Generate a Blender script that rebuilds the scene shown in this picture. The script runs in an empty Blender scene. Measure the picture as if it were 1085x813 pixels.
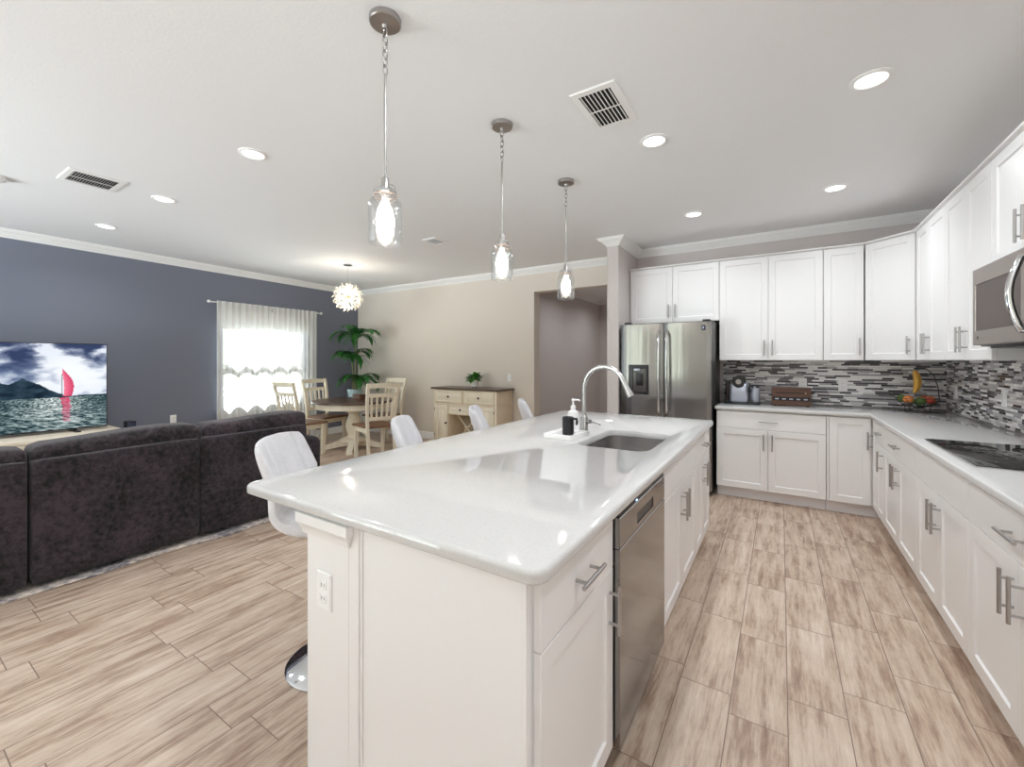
import bpy, bmesh, math, random
from mathutils import Vector, Matrix
random.seed(7)
PI = math.pi
C = bpy.context.scene.collection
SC = bpy.context.scene

# ------------------------------------------------------------------ camera, world, lights, exposure
F_PX, U0, V0, W_PX, H_PX = 450.0, 542.5, 382.0, 1085.0, 813.0
CAM_Z, YAW = 1.372, math.radians(32.35)
EXPOSURE = 0.27
WORLD = 16.2
DOWN_W = 6.8
PEND_W = 18.0
CHAND_W = 14.0

cd = bpy.data.cameras.new('camera')
cd.sensor_fit = 'HORIZONTAL'; cd.sensor_width = 36.0
cd.lens = F_PX / W_PX * 36.0
cd.shift_x = 0.0
cd.shift_y = -((H_PX / 2 - V0) / W_PX)
cd.clip_start = 0.05; cd.clip_end = 200
cam = bpy.data.objects.new('camera', cd); C.objects.link(cam)
cam.location = (0, 0, CAM_Z); cam.rotation_euler = (PI / 2, 0, YAW)
SC.camera = cam

SC.view_settings.view_transform = 'Standard'
SC.view_settings.look = 'None'
SC.view_settings.gamma = 1.0
SC.view_settings.use_curve_mapping = False
SC.view_settings.exposure = EXPOSURE
SC.cycles.use_denoising = True
SC.cycles.max_bounces = 10
SC.cycles.diffuse_bounces = 8
SC.cycles.glossy_bounces = 4
SC.cycles.transparent_max_bounces = 16
SC.cycles.transmission_bounces = 6
SC.cycles.sample_clamp_indirect = 6.0
SC.cycles.caustics_reflective = False
SC.cycles.caustics_refractive = False

wd = bpy.data.worlds.new('daylight'); SC.world = wd; wd.use_nodes = True
nt = wd.node_tree; nt.nodes.clear()
wo = nt.nodes.new('ShaderNodeOutputWorld'); bg = nt.nodes.new('ShaderNodeBackground')
tc = nt.nodes.new('ShaderNodeTexCoord'); sx = nt.nodes.new('ShaderNodeSeparateXYZ'); rp = nt.nodes.new('ShaderNodeValToRGB')
mr = nt.nodes.new('ShaderNodeMapRange')
mr.inputs['From Min'].default_value = -1; mr.inputs['From Max'].default_value = 1
nt.links.new(tc.outputs['Generated'], sx.inputs[0]); nt.links.new(sx.outputs['Z'], mr.inputs['Value'])
nt.links.new(mr.outputs[0], rp.inputs[0])
# glowing ground added to light the ceiling, hedge band, soft sky above
e = rp.color_ramp.elements
e[0].position = 0.0; e[0].color = (0.90, 0.96, 1.0, 1)
e[1].position = 1.0; e[1].color = (0.22, 0.24, 0.27, 1)
for p_, c_ in ((0.465, (0.90, 0.96, 1.0, 1)), (0.475, (0.17, 0.185, 0.145, 1)), (0.535, (0.20, 0.215, 0.175, 1)), (0.56, (0.34, 0.36, 0.37, 1))):
    q = e.new(p_); q.color = c_
nt.links.new(rp.outputs[0], bg.inputs[0]); bg.inputs[1].default_value = WORLD
nt.links.new(bg.outputs[0], wo.inputs[0])

# ------------------------------------------------------------------ node + material helpers
def srgb(r, g, b):
    f = lambda c: (c / 255) / 12.92 if c / 255 <= 0.04045 else ((c / 255 + 0.055) / 1.055) ** 2.4
    return (f(r), f(g), f(b), 1.0)

class NT:
    def __init__(self, name):
        self.m = bpy.data.materials.new(name); self.m.use_nodes = True
        self.t = self.m.node_tree; self.t.nodes.clear()
        self.out = self.n('ShaderNodeOutputMaterial')
    def n(self, t, **kw):
        x = self.t.nodes.new(t)
        for k, v in kw.items(): setattr(x, k, v)
        return x
    def put(self, sock, v):
        if isinstance(v, bpy.types.NodeSocket): self.t.links.new(v, sock)
        elif v is not None: sock.default_value = v
    def math(self, op, a, b=None, c=None):
        x = self.n('ShaderNodeMath', operation=op)
        for i, v in enumerate((a, b, c)):
            if v is not None: self.put(x.inputs[i], v)
        return x.outputs[0]
    def pos(self):
        g = self.n('ShaderNodeTexCoord'); s = self.n('ShaderNodeSeparateXYZ')
        self.t.links.new(g.outputs['Object'], s.inputs[0])
        return g.outputs['Object'], s.outputs[0], s.outputs[1], s.outputs[2]
    def xyz(self, x, y, z):
        c = self.n('ShaderNodeCombineXYZ')
        for i, v in enumerate((x, y, z)): self.put(c.inputs[i], v)
        return c.outputs[0]
    def noise(self, vec, scale, detail=3.0, rough=0.55):
        x = self.n('ShaderNodeTexNoise'); self.put(x.inputs['Vector'], vec)
        x.inputs['Scale'].default_value = scale; x.inputs['Detail'].default_value = detail; x.inputs['Roughness'].default_value = rough
        return x.outputs[0]
    def white(self, vec=None, w=None, dim='3D'):
        x = self.n('ShaderNodeTexWhiteNoise', noise_dimensions=dim)
        if vec is not None: self.put(x.inputs['Vector'], vec)
        if w is not None: self.put(x.inputs['W'], w)
        return x.outputs['Value']
    def ramp(self, fac, stops, interp='LINEAR'):
        x = self.n('ShaderNodeValToRGB'); x.color_ramp.interpolation = interp
        el = x.color_ramp.elements
        while len(el) < len(stops): el.new(0.5)
        for k, (p, col) in zip(el, stops): k.position = p; k.color = col
        self.put(x.inputs[0], fac); return x.outputs[0]
    def mix(self, fac, a, b, mode='MIX'):
        x = self.n('ShaderNodeMix', data_type='RGBA', blend_type=mode)
        self.put(x.inputs[0], fac); self.put(x.inputs[6], a); self.put(x.inputs[7], b); return x.outputs[2]
    def bsdf(self, col, rough=0.5, metal=0.0, **kw):
        b = self.n('ShaderNodeBsdfPrincipled')
        self.put(b.inputs['Base Color'], col); self.put(b.inputs['Roughness'], rough); self.put(b.inputs['Metallic'], metal)
        for k, v in kw.items(): self.put(b.inputs[k.replace('_', ' ')], v)
        return b
    def bump(self, h, strength=0.2, dist=0.01):
        x = self.n('ShaderNodeBump'); x.inputs['Strength'].default_value = strength; x.inputs['Distance'].default_value = dist
        self.put(x.inputs['Height'], h); return x.outputs[0]
    def done(self, shader):
        self.t.links.new(shader.outputs[0] if hasattr(shader, 'outputs') else shader, self.out.inputs[0]); return self.m

def plain(name, col, rough=0.5, metal=0.0, var=0.04, nscale=40.0, bump=0.0, **kw):
    k = NT(name); o, x, y, z = k.pos()
    nz = k.noise(o, nscale, 4)
    c = k.mix(nz, tuple(v * (1 - var) for v in col[:3]) + (1,), tuple(min(1, v * (1 + var)) for v in col[:3]) + (1,))
    b = k.bsdf(c, rough, metal, **kw)
    if bump: k.put(b.inputs['Normal'], k.bump(nz, bump, 0.004))
    return k.done(b)

def emit(name, col, strength):
    k = NT(name); b = k.n('ShaderNodeEmission'); b.inputs[0].default_value = col; b.inputs[1].default_value = strength
    m = k.done(b); m.cycles.emission_sampling = 'NONE'; return m

def glass(name, tint=(0.985, 0.99, 0.99, 1), gloss=0.05, rough=0.05):
    k = NT(name); t = k.n('ShaderNodeBsdfTransparent'); t.inputs[0].default_value = tint
    g = k.n('ShaderNodeBsdfGlossy'); g.inputs['Roughness'].default_value = rough
    lw = k.n('ShaderNodeLayerWeight'); lw.inputs[0].default_value = 0.35
    f = k.math('ADD', k.math('MULTIPLY', lw.outputs['Facing'], 0.35), gloss)
    mx = k.n('ShaderNodeMixShader'); k.put(mx.inputs[0], f)
    k.t.links.new(t.outputs[0], mx.inputs[1]); k.t.links.new(g.outputs[0], mx.inputs[2])
    return k.done(mx)

def wall_paint(name, col, b=0.12):
    return plain(name, col, 0.75, 0, 0.02, 90, b)

def sheer(name, col, clear, trans):
    k = NT(name); o, x, y, z = k.pos()
    d = k.n('ShaderNodeBsdfDiffuse'); d.inputs[0].default_value = col
    t = k.n('ShaderNodeBsdfTranslucent'); t.inputs[0].default_value = col
    m1 = k.n('ShaderNodeMixShader'); m1.inputs[0].default_value = trans
    k.t.links.new(d.outputs[0], m1.inputs[1]); k.t.links.new(t.outputs[0], m1.inputs[2])
    tr = k.n('ShaderNodeBsdfTransparent')
    m2 = k.n('ShaderNodeMixShader'); m2.inputs[0].default_value = clear
    k.t.links.new(m1.outputs[0], m2.inputs[1]); k.t.links.new(tr.outputs[0], m2.inputs[2])
    return k.done(m2)

def floor_mat():
    k = NT('wood_look_tile'); o, x, y, z = k.pos()
    PW, PL = 0.1945, 0.57
    rx = k.math('DIVIDE', k.math('SUBTRACT', x, 0.022), PW)
    row = k.math('FLOOR', rx); fx = k.math('FRACT', rx)
    off = k.white(w=k.math('ADD', row, 37.3), dim='1D')
    gy = lambda v: (v, v, v, 1)
    lay = k.ramp(k.math('DIVIDE', k.math('ADD', row, 2.5), 5.0), [(0.0, gy(.58)), (0.2, gy(.763)), (0.4, gy(.395)), (0.6, gy(.114)), (0.8, gy(.702))], 'CONSTANT')
    ins = k.math('LESS_THAN', k.math('ABSOLUTE', row), 2.5)
    off = k.math('ADD', k.math('MULTIPLY', lay, ins), k.math('MULTIPLY', off, k.math('SUBTRACT', 1.0, ins)))
    cy = k.math('ADD', k.math('DIVIDE', y, PL), off)
    col = k.math('FLOOR', cy); fy = k.math('FRACT', cy)
    pid = k.white(k.xyz(row, col, 3.0))
    pid2 = k.white(k.xyz(row, col, 9.0))
    # grain, different on every plank: long streaks, brown smudges, fine lines
    sh = k.math('MULTIPLY', pid, 50.0)
    sc2 = lambda ax, ay: k.xyz(k.math('ADD', k.math('MULTIPLY', x, ax), sh), k.math('ADD', k.math('MULTIPLY', y, ay), sh), sh)
    g1 = k.noise(sc2(26.0, 2.2), 1.0, 8, 0.7)
    g2 = k.noise(sc2(11.0, 4.0), 1.0, 6, 0.68)
    fine = k.noise(sc2(150.0, 12.0), 1.0, 3, 0.6)
    g = k.math('ADD', k.math('MULTIPLY', g1, 0.62), k.math('ADD', k.math('MULTIPLY', g2, 0.33), k.math('MULTIPLY', fine, 0.14)))
    g = k.math('ADD', g, k.math('MULTIPLY', k.math('SUBTRACT', pid2, 0.5), 0.05))
    c = k.ramp(g, [(0.36, srgb(122, 96, 80)), (0.47, srgb(162, 136, 118)), (0.55, srgb(190, 168, 149)), (0.70, srgb(214, 197, 181))])
    ex = k.math('MULTIPLY', k.math('MINIMUM', fx, k.math('SUBTRACT', 1.0, fx)), PW)
    ey = k.math('MULTIPLY', k.math('MINIMUM', fy, k.math('SUBTRACT', 1.0, fy)), PL)
    e_ = k.math('LESS_THAN', k.math('MINIMUM', ex, ey), 0.0019)
    c = k.mix(e_, c, srgb(126, 106, 92))
    b = k.bsdf(c, k.math('ADD', 0.36, k.math('MULTIPLY', g, 0.18)))
    k.put(b.inputs['Normal'], k.bump(k.math('SUBTRACT', k.math('MULTIPLY', g, 0.3), e_), 0.25, 0.002))
    return k.done(b)

def mosaic_mat(name, axis):
    k = NT(name); o, x, y, z = k.pos()
    h = x if axis == 'x' else y
    RH = 0.0165
    rz = k.math('DIVIDE', z, RH); row = k.math('FLOOR', rz); fz = k.math('FRACT', rz)
    ln = k.math('ADD', 0.065, k.math('MULTIPLY', k.white(w=k.math('ADD', row, 5.2), dim='1D'), 0.075))
    off = k.math('MULTIPLY', k.white(w=k.math('ADD', row, 81.7), dim='1D'), 9.0)
    cx = k.math('ADD', k.math('DIVIDE', h, ln), off)
    col = k.math('FLOOR', cx); fx = k.math('FRACT', cx)
    pid = k.white(k.xyz(row, col, 2.0)); pid2 = k.white(k.xyz(row, col, 6.0))
    c = k.ramp(pid, [(0.0, srgb(52, 50, 55)), (0.25, srgb(98, 95, 100)), (0.35, srgb(164, 162, 166)), (0.52, srgb(206, 203, 204)), (0.70, srgb(240, 238, 237))], 'CONSTANT')
    ex = k.math('MULTIPLY', k.math('MINIMUM', fx, k.math('SUBTRACT', 1.0, fx)), ln)
    ez = k.math('MULTIPLY', k.math('MINIMUM', fz, k.math('SUBTRACT', 1.0, fz)), RH)
    e_ = k.math('LESS_THAN', k.math('MINIMUM', ex, ez), 0.0009)
    c = k.mix(e_, c, srgb(196, 192, 190))
    b = k.bsdf(c, k.math('ADD', 0.08, k.math('MULTIPLY', pid2, 0.3)))
    k.put(b.inputs['Normal'], k.bump(k.math('SUBTRACT', k.math('MULTIPLY', pid2, 0.15), e_), 0.2, 0.002))
    return k.done(b)

def quartz_mat():
    k = NT('white_quartz'); o, x, y, z = k.pos()
    v = k.n('ShaderNodeTexVoronoi'); k.put(v.inputs['Vector'], o); v.inputs['Scale'].default_value = 330
    sp = k.white(v.outputs['Color'])
    c = k.ramp(sp, [(0.0, srgb(194, 191, 189)), (0.07, srgb(202, 200, 198)), (0.3, srgb(206, 204, 203))], 'CONSTANT')
    c = k.mix(k.math('MULTIPLY', k.noise(o, 6, 3), 0.5), c, srgb(201, 199, 197))
    b = k.bsdf(c, 0.06, 0, Specular_IOR_Level=0.75)
    return k.done(b)

def steel(name, col=(0.56, 0.55, 0.54, 1), rough=0.26, axis='x', amt=0.10):
    k = NT(name); o, x, y, z = k.pos()
    s = {'x': (900, 900, 6), 'z': (6, 6, 900), 'y': (500, 8, 500)}[axis]
    nz = k.noise(k.xyz(k.math('MULTIPLY', x, s[0]), k.math('MULTIPLY', y, s[1]), k.math('MULTIPLY', z, s[2])), 1.0, 2)
    c = k.mix(nz, tuple(v * (1 - amt) for v in col[:3]) + (1,), col)
    b = k.bsdf(c, k.math('ADD', rough - 0.05, k.math('MULTIPLY', nz, 0.1)), 1.0)
    return k.done(b)

def fabric(name, c1, c2, scale=60, bump=0.5, rough=0.9, sheen=0.3):
    k = NT(name); o, x, y, z = k.pos()
    n1 = k.noise(o, scale, 6, 0.75); n2 = k.noise(o, scale * 0.12, 4, 0.6)
    f = k.math('ADD', k.math('MULTIPLY', n1, 0.6), k.math('MULTIPLY', n2, 0.4))
    c = k.ramp(f, [(0.42, c1), (0.58, c2)])
    b = k.bsdf(c, rough); b.inputs['Sheen Weight'].default_value = sheen
    k.put(b.inputs['Normal'], k.bump(n1, bump, 0.006))
    return k.done(b)

def wood(name, c1, c2, rough=0.45, axis='y', sc=1.0):
    k = NT(name); o, x, y, z = k.pos()
    m = {'x': (3, 40, 40), 'y': (40, 3, 40), 'z': (40, 40, 3)}[axis]
    nz = k.noise(k.xyz(k.math('MULTIPLY', x, m[0] * sc), k.math('MULTIPLY', y, m[1] * sc), k.math('MULTIPLY', z, m[2] * sc)), 1.0, 5, 0.6)
    return k.done(k.bsdf(k.ramp(nz, [(0.3, c1), (0.7, c2)]), rough))

def attr_emit(name, strength):
    k = NT(name); a = k.n('ShaderNodeVertexColor', layer_name='pic')
    b = k.n('ShaderNodeEmission'); k.t.links.new(a.outputs[0], b.inputs[0]); b.inputs[1].default_value = strength
    m = k.done(b); m.cycles.emission_sampling = 'NONE'; return m

M = {}
M['ceiling'] = wall_paint('ceiling_paint', srgb(236, 236, 236), 0.2)
M['beige'] = wall_paint('beige_wall_paint', srgb(216, 207, 196))
M['taupe'] = wall_paint('taupe_wall_paint', srgb(204, 196, 193))
M['blue'] = wall_paint('slate_blue_wall_paint', srgb(116, 120, 134))
M['trim'] = plain('white_trim_paint', srgb(240, 239, 237), 0.4, 0, 0.01)
M['cab'] = plain('white_cabinet_paint', srgb(234, 232, 231), 0.32, 0, 0.01)
M['toe'] = plain('pale_grey_toe_board', srgb(236, 236, 240), 0.4, 0, 0.02)
M['quartz'] = quartz_mat()
M['floor'] = floor_mat()
M['mosx'] = mosaic_mat('glass_mosaic_on_end_wall', 'x')
M['mosy'] = mosaic_mat('glass_mosaic_on_side_wall', 'y')
M['steel'] = steel('brushed_steel')
M['steel_h'] = steel('brushed_steel_horizontal', axis='z')
def brushed(name, col, rough, aniso):
    k = NT(name); o, x, y, z = k.pos()
    nz = k.noise(k.xyz(k.math('MULTIPLY', x, 700), k.math('MULTIPLY', y, 700), k.math('MULTIPLY', z, 2)), 1.0, 2)
    b = k.bsdf(k.mix(nz, tuple(v * .93 for v in col[:3]) + (1,), col), rough, 1.0, Anisotropic=aniso)
    wv = k.noise(k.xyz(k.math('MULTIPLY', x, 13), k.math('MULTIPLY', y, 13), k.math('MULTIPLY', z, .25)), 1.0, 2)
    k.put(b.inputs['Normal'], k.bump(wv, 0.5, 0.012))
    tg = k.n('ShaderNodeTangent', direction_type='RADIAL', axis='Z'); k.put(b.inputs['Tangent'], tg.outputs[0])
    return k.done(b)
M['fridge'] = brushed('fridge_steel', (0.33, 0.32, 0.315, 1), 0.22, 0.9)
M['dw'] = steel('dishwasher_steel', (0.30, 0.29, 0.285, 1), 0.13, 'z')
M['mw'] = steel('microwave_steel', (0.40, 0.355, 0.33, 1), 0.42, 'y')
M['mww'] = plain('microwave_window', srgb(86, 75, 71), 0.4, 0, 0.02, Specular_IOR_Level=0.2)
M['sink'] = steel('sink_steel', (0.60, 0.58, 0.57, 1), 0.26, 'y', 0.03)
M['nickel'] = steel('satin_nickel', (0.48, 0.46, 0.45, 1), 0.30, 'z', 0.05)
M['chrome'] = plain('polished_chrome', (0.75, 0.75, 0.76, 1), 0.08, 1.0, 0.01)
M['dark_metal'] = plain('dark_grey_metal', srgb(72, 70, 70), 0.35, 0.7)
M['black'] = plain('black_plastic', srgb(26, 26, 30), 0.3)
M['black_gloss'] = plain('black_glass', srgb(14, 14, 16), 0.04, 0, 0.02)
M['grey_glass'] = plain('dark_grey_glass', srgb(62, 55, 53), 0.18, 0, 0.02)
M['white_plastic'] = plain('white_plastic', srgb(240, 239, 238), 0.3, 0, 0.01)
M['white_gloss'] = plain('white_ceramic', srgb(243, 242, 241), 0.12, 0, 0.01)
M['stool'] = fabric('white_faux_leather', srgb(214, 213, 217), srgb(226, 225, 229), 90, 0.06, 0.42, 0.0)
M['sofa'] = fabric('charcoal_chenille', srgb(13, 10, 13), srgb(62, 52, 59), 30, 0.6, 0.95, 0.12)
M['sofa_c'] = fabric('charcoal_chenille_cushion', srgb(17, 13, 16), srgb(70, 59, 65), 30, 0.6, 0.95, 0.15)
M['rug'] = fabric('patterned_rug_pile', srgb(110, 106, 116), srgb(222, 208, 196), 22, 0.5, 0.95, 0.1)
M['cream'] = wood('cream_painted_wood', srgb(220, 209, 186), srgb(234, 225, 206), 0.45, 'z')
M['cream_side'] = wood('cream_painted_board', srgb(212, 195, 168), srgb(226, 211, 187), 0.45, 'z')
M['brown'] = wood('dark_brown_wood', srgb(66, 48, 40), srgb(98, 74, 62), 0.3, 'x')
M['seat'] = wood('brown_seat_wood', srgb(104, 72, 52), srgb(138, 100, 74), 0.35, 'x')
M['console'] = wood('pale_oak', srgb(214, 198, 176), srgb(236, 224, 206), 0.4, 'y')
M['bread'] = wood('walnut_wood', srgb(70, 46, 36), srgb(102, 70, 54), 0.4, 'x')
M['leaf'] = plain('palm_leaf', srgb(48, 108, 46), 0.4, 0, 0.35, 14)
M['leaf2'] = plain('bright_leaf', srgb(70, 130, 46), 0.4, 0, 0.4, 40)
M['stem'] = plain('palm_stem', srgb(120, 122, 76), 0.6, 0, 0.2)
M['planter'] = plain('pale_blue_glaze', srgb(176, 200, 208), 0.15, 0, 0.2, 9)
M['tin'] = plain('whitewashed_pot', srgb(224, 222, 216), 0.5, 0, 0.06)
M['glass'] = glass('clear_glass')
M['pane'] = glass('window_glass', (0.95, 0.97, 0.97, 1), 0.03)
M['lid'] = glass('thick_glass', (0.93, 0.95, 0.95, 1), 0.25)
M['bulb'] = emit('lit_bulb', (1.0, 0.94, 0.84, 1), 9.0)
M['lens'] = emit('lit_lens', (1.0, 0.98, 0.95, 1), 4.0)
M['bud'] = plain('frosted_glass_bud', srgb(250, 244, 228), 0.25, 0, 0.02, Transmission_Weight=0.2)
M['gold'] = plain('champagne_metal', srgb(206, 186, 152), 0.3, 0.9)
M['copper'] = plain('copper_seal', srgb(208, 180, 164), 0.4, 0.5)
M['sheer'] = sheer('sheer_white_voile', srgb(244, 244, 240), 0.42, 0.03)
M['lace'] = sheer('white_lace', srgb(214, 214, 214), 0.0, 0.015)
M['pic'] = attr_emit('lit_screen', 1.0)
M['banana'] = plain('banana_skin', srgb(214, 164, 70), 0.5, 0, 0.2, 25)
M['orange'] = plain('orange_peel', srgb(220, 130, 60), 0.5, 0, 0.12, 90, 0.2)
M['apple'] = plain('apple_skin', srgb(190, 70, 50), 0.35, 0, 0.25, 20)
M['avocado'] = plain('green_fruit_skin', srgb(84, 112, 50), 0.45, 0, 0.25, 40)
M['lemon'] = plain('lemon_peel', srgb(226, 176, 84), 0.5, 0, 0.1, 60)
M['silver'] = plain('silver_plastic', srgb(188, 192, 204), 0.3, 0.5)
M['led'] = emit('blue_indicator', (0.35, 0.6, 1.0, 1), 5.0)
M['dark_gap'] = plain('dark_recess', srgb(34, 33, 33), 0.8)
M['navy'] = plain('navy_badge', srgb(36, 44, 66), 0.3)

# ------------------------------------------------------------------ mesh builder
class MB:
    def __init__(self, T=None):
        self.b = bmesh.new(); self.T = T or Matrix.Identity(4)
    def _xf(self, vs, T=None):
        m = self.T @ T if T else self.T
        for v in vs: v.co = m @ v.co
    def box(self, x0, x1, y0, y1, z0, z1, bev=0.0, seg=2, T=None):
        r = bmesh.ops.create_cube(self.b, size=1.0); vs = r['verts']
        for v in vs:
            v.co = Vector(((x0 + x1) / 2 + v.co.x * (x1 - x0), (y0 + y1) / 2 + v.co.y * (y1 - y0), (z0 + z1) / 2 + v.co.z * (z1 - z0)))
        if bev:
            es = list({e for v in vs for e in v.link_edges})
            rr = bmesh.ops.bevel(self.b, geom=es, offset=bev, segments=seg, profile=0.5, affect='EDGES')
            seen = set(vs) if all(v.is_valid for v in vs) else set()
            vs = list({v for f in rr['faces'] for v in f.verts} | {v for v in seen if v.is_valid})
            # flood to the whole island
            st = list(vs); got = set(vs)
            while st:
                v = st.pop()
                for e in v.link_edges:
                    o = e.other_vert(v)
                    if o not in got: got.add(o); st.append(o)
            vs = list(got)
        self._xf(vs, T); return self
    def loops(self, Ls, cap0=True, cap1=True, close=True, T=None):
        R = [[self.b.verts.new(Vector(p)) for p in L] for L in Ls]
        n = len(R[0])
        for A, B in zip(R, R[1:]):
            for i in range(n if close else n - 1):
                j = (i + 1) % n
                try: self.b.faces.new((A[i], A[j], B[j], B[i]))
                except ValueError: pass
        if cap0: self.b.faces.new(R[0][::-1])
        if cap1: self.b.faces.new(R[-1])
        self._xf([v for L in R for v in L], T); return self
    def lathe(self, prof, seg=24, c=(0, 0), cap0=True, cap1=True, T=None):
        Ls = []
        for r, z in prof:
            Ls.append([(c[0] + max(r, 1e-4) * math.cos(2 * PI * i / seg), c[1] + max(r, 1e-4) * math.sin(2 * PI * i / seg), z) for i in range(seg)])
        return self.loops(Ls, cap0, cap1, T=T)
    def cyl(self, p0, p1, r0, r1=None, seg=12):
        return self.tube([p0, p1], [r0, r0 if r1 is None else r1], seg)
    def tube(self, pts, r, seg=10, caps=True):
        pts = [Vector(p) for p in pts]; rs = r if isinstance(r, (list, tuple)) else [r] * len(pts)
        up = None; Ls = []
        for i, p in enumerate(pts):
            d = (pts[min(i + 1, len(pts) - 1)] - pts[max(i - 1, 0)]).normalized()
            if up is None:
                up = Vector((0, 0, 1)) if abs(d.z) < 0.9 else Vector((1, 0, 0))
            a = d.cross(up).normalized(); bb = a.cross(d).normalized(); up = bb
            Ls.append([tuple(p + rs[i] * (a * math.cos(2 * PI * k / seg) + bb * math.sin(2 * PI * k / seg))) for k in range(seg)])
        return self.loops(Ls, caps, caps)
    def sphere(self, c, r, u=14, v=9, sc=(1, 1, 1), T=None):
        rr = bmesh.ops.create_uvsphere(self.b, u_segments=u, v_segments=v, radius=r)
        for w in rr['verts']: w.co = Vector((c[0] + w.co.x * sc[0], c[1] + w.co.y * sc[1], c[2] + w.co.z * sc[2]))
        self._xf(rr['verts'], T); return self
    def torus(self, c, R, r, axis='z', seg=18, rs=8, T=None, sy=1.0):
        Ls = []
        for i in range(seg):
            a = 2 * PI * i / seg; L = []
            for j in range(rs):
                b = 2 * PI * j / rs
                x = (R + r * math.cos(b)) * math.cos(a); y = (R + r * math.cos(b)) * math.sin(a) * sy; z = r * math.sin(b)
                L.append({'z': (x, y, z), 'x': (z, x, y), 'y': (x, z, y)}[axis])
            Ls.append([(p[0] + c[0], p[1] + c[1], p[2] + c[2]) for p in L])
        Ls.append(Ls[0])
        self.loops(Ls[:-1] + [Ls[-1]], False, False, T=T)
        bmesh.ops.remove_doubles(self.b, verts=self.b.verts, dist=1e-6)
        return self
    def prism(self, pts, z0, z1, bev=0.0, seg=3):
        vs = [self.b.verts.new((p[0], p[1], z0)) for p in pts]; f = self.b.faces.new(vs)
        r = bmesh.ops.extrude_face_region(self.b, geom=[f])
        top = [v for v in r['geom'] if isinstance(v, bmesh.types.BMVert)]
        for v in top: v.co.z = z1
        if bev:
            ts = set(top) | set(vs)
            es = [e for e in self.b.edges if e.verts[0] in ts and e.verts[1] in ts and abs(e.verts[0].co.z - e.verts[1].co.z) < 1e-6]
            bmesh.ops.bevel(self.b, geom=es, offset=bev, segments=seg, profile=0.5, affect='EDGES')
        if self.T != Matrix.Identity(4):
            for v in self.b.verts: v.co = self.T @ v.co
        return self
    def quad(self, a, b, c, d):
        vs = [self.b.verts.new(self.T @ Vector(p)) for p in (a, b, c, d)]; self.b.faces.new(vs); return self
    def grid(self, fn, nu, nv):
        g = [[self.b.verts.new(self.T @ Vector(fn(i / nu, j / nv))) for j in range(nv + 1)] for i in range(nu + 1)]
        for i in range(nu):
            for j in range(nv): self.b.faces.new((g[i][j], g[i + 1][j], g[i + 1][j + 1], g[i][j + 1]))
        return self
    def build(self, name, mat, parent=None, sharp=35.0, solid=0.0, org=None):
        bmesh.ops.recalc_face_normals(self.b, faces=self.b.faces)
        if org is not None:
            for v in self.b.verts: v.co -= Vector(org)
        me = bpy.data.meshes.new(name); self.b.to_mesh(me); self.b.free()
        me.materials.append(mat)
        for p in me.polygons: p.use_smooth = True
        me.set_sharp_from_angle(angle=math.radians(sharp))
        o = bpy.data.objects.new(name, me); C.objects.link(o)
        if parent: o.parent = parent
        if solid:
            s = o.modifiers.new('solid', 'SOLIDIFY'); s.thickness = solid
        return o

def tag(o, label=None, cat=None, group=None, kind=None):
    if label: o['label'] = label
    if cat: o['category'] = cat
    if group: o['group'] = group
    if kind: o['kind'] = kind
    return o
def thing(name, label, cat, loc=(0, 0, 0), rz=0.0, group=None):
    o = bpy.data.objects.new(name, None); C.objects.link(o); o.empty_display_size = 0.1
    o.location = loc; o.rotation_euler = (0, 0, rz)
    return tag(o, label, cat, group)
def struct(o): return tag(o, kind='structure')
def dup(root, loc, rz, label, group=None):
    r = root.copy(); C.objects.link(r); r.location = loc; r.rotation_euler = (0, 0, rz); r['label'] = label
    if group: r['group'] = group
    for ch in list(root.children):
        c = ch.copy(); C.objects.link(c); c.parent = r
        for g in ch.children:
            d = g.copy(); C.objects.link(d); d.parent = c
            if g.type == 'LIGHT': d.data = g.data
    return r
def light(name, kind, loc, power, col=(1, 1, 1), parent=None, **kw):
    l = bpy.data.lights.new(name, kind); l.energy = power; l.color = col
    for k, v in kw.items(): setattr(l, k, v)
    o = bpy.data.objects.new(name, l); C.objects.link(o); o.location = loc
    if parent: o.parent = parent
    return o

# ------------------------------------------------------------------ the room
CEIL = 2.74
XR, YB, YD, YR = 1.275, 5.36, 5.50, -3.0
LWX, LWS = -6.796, 0.0575           # slate wall: x = LWX - LWS*y
LWA = math.atan(LWS)
lwx = lambda y: LWX - LWS * y
LT = Matrix.Translation((LWX, 0, 0)) @ Matrix.Rotation(LWA, 4, 'Z')   # local: x inward, y along the wall

struct(MB().box(-7.6, 1.5, YR - .2, 11.0, -0.1, 0.0).build('floor', M['floor']))
struct(MB().box(-7.6, 1.5, YR - .2, YD + .08, CEIL, CEIL + .1).build('ceiling', M['ceiling']))

# slate blue wall with a window opening (local frame: x inward, y along)
WY0, WY1, WZ0, WZ1 = 3.02, 4.36, 0.50, 2.06
m = MB(LT)
LE = (YD + .15)
m.box(-.16, 0, YR - .2, WY0, 0, CEIL); m.box(-.16, 0, WY1, LE + .1, 0, CEIL)
m.box(-.16, 0, WY0, WY1, 0, WZ0); m.box(-.16, 0, WY0, WY1, WZ1, CEIL)
struct(m.build('wall_left', M['blue']))
wf = MB(LT)
for a in ((WY0, WY0 + .05, WZ0, WZ1), (WY1 - .05, WY1, WZ0, WZ1), (WY0 + .05, WY1 - .05, WZ0, WZ0 + .05), (WY0 + .05, WY1 - .05, WZ1 - .05, WZ1), (WY0 + .05, WY1 - .05, 1.26, 1.31)):
    wf.box(-.13, -.06, *a, bev=.004)
w1 = struct(wf.build('window_1', M['trim']))
for za, zb in ((WZ0 + .05, 1.26), (1.31, WZ1 - .05)):
    MB(LT).box(-.098, -.092, WY0 + .05, WY1 - .05, za, zb).build('pane', M['pane'], w1)
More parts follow.
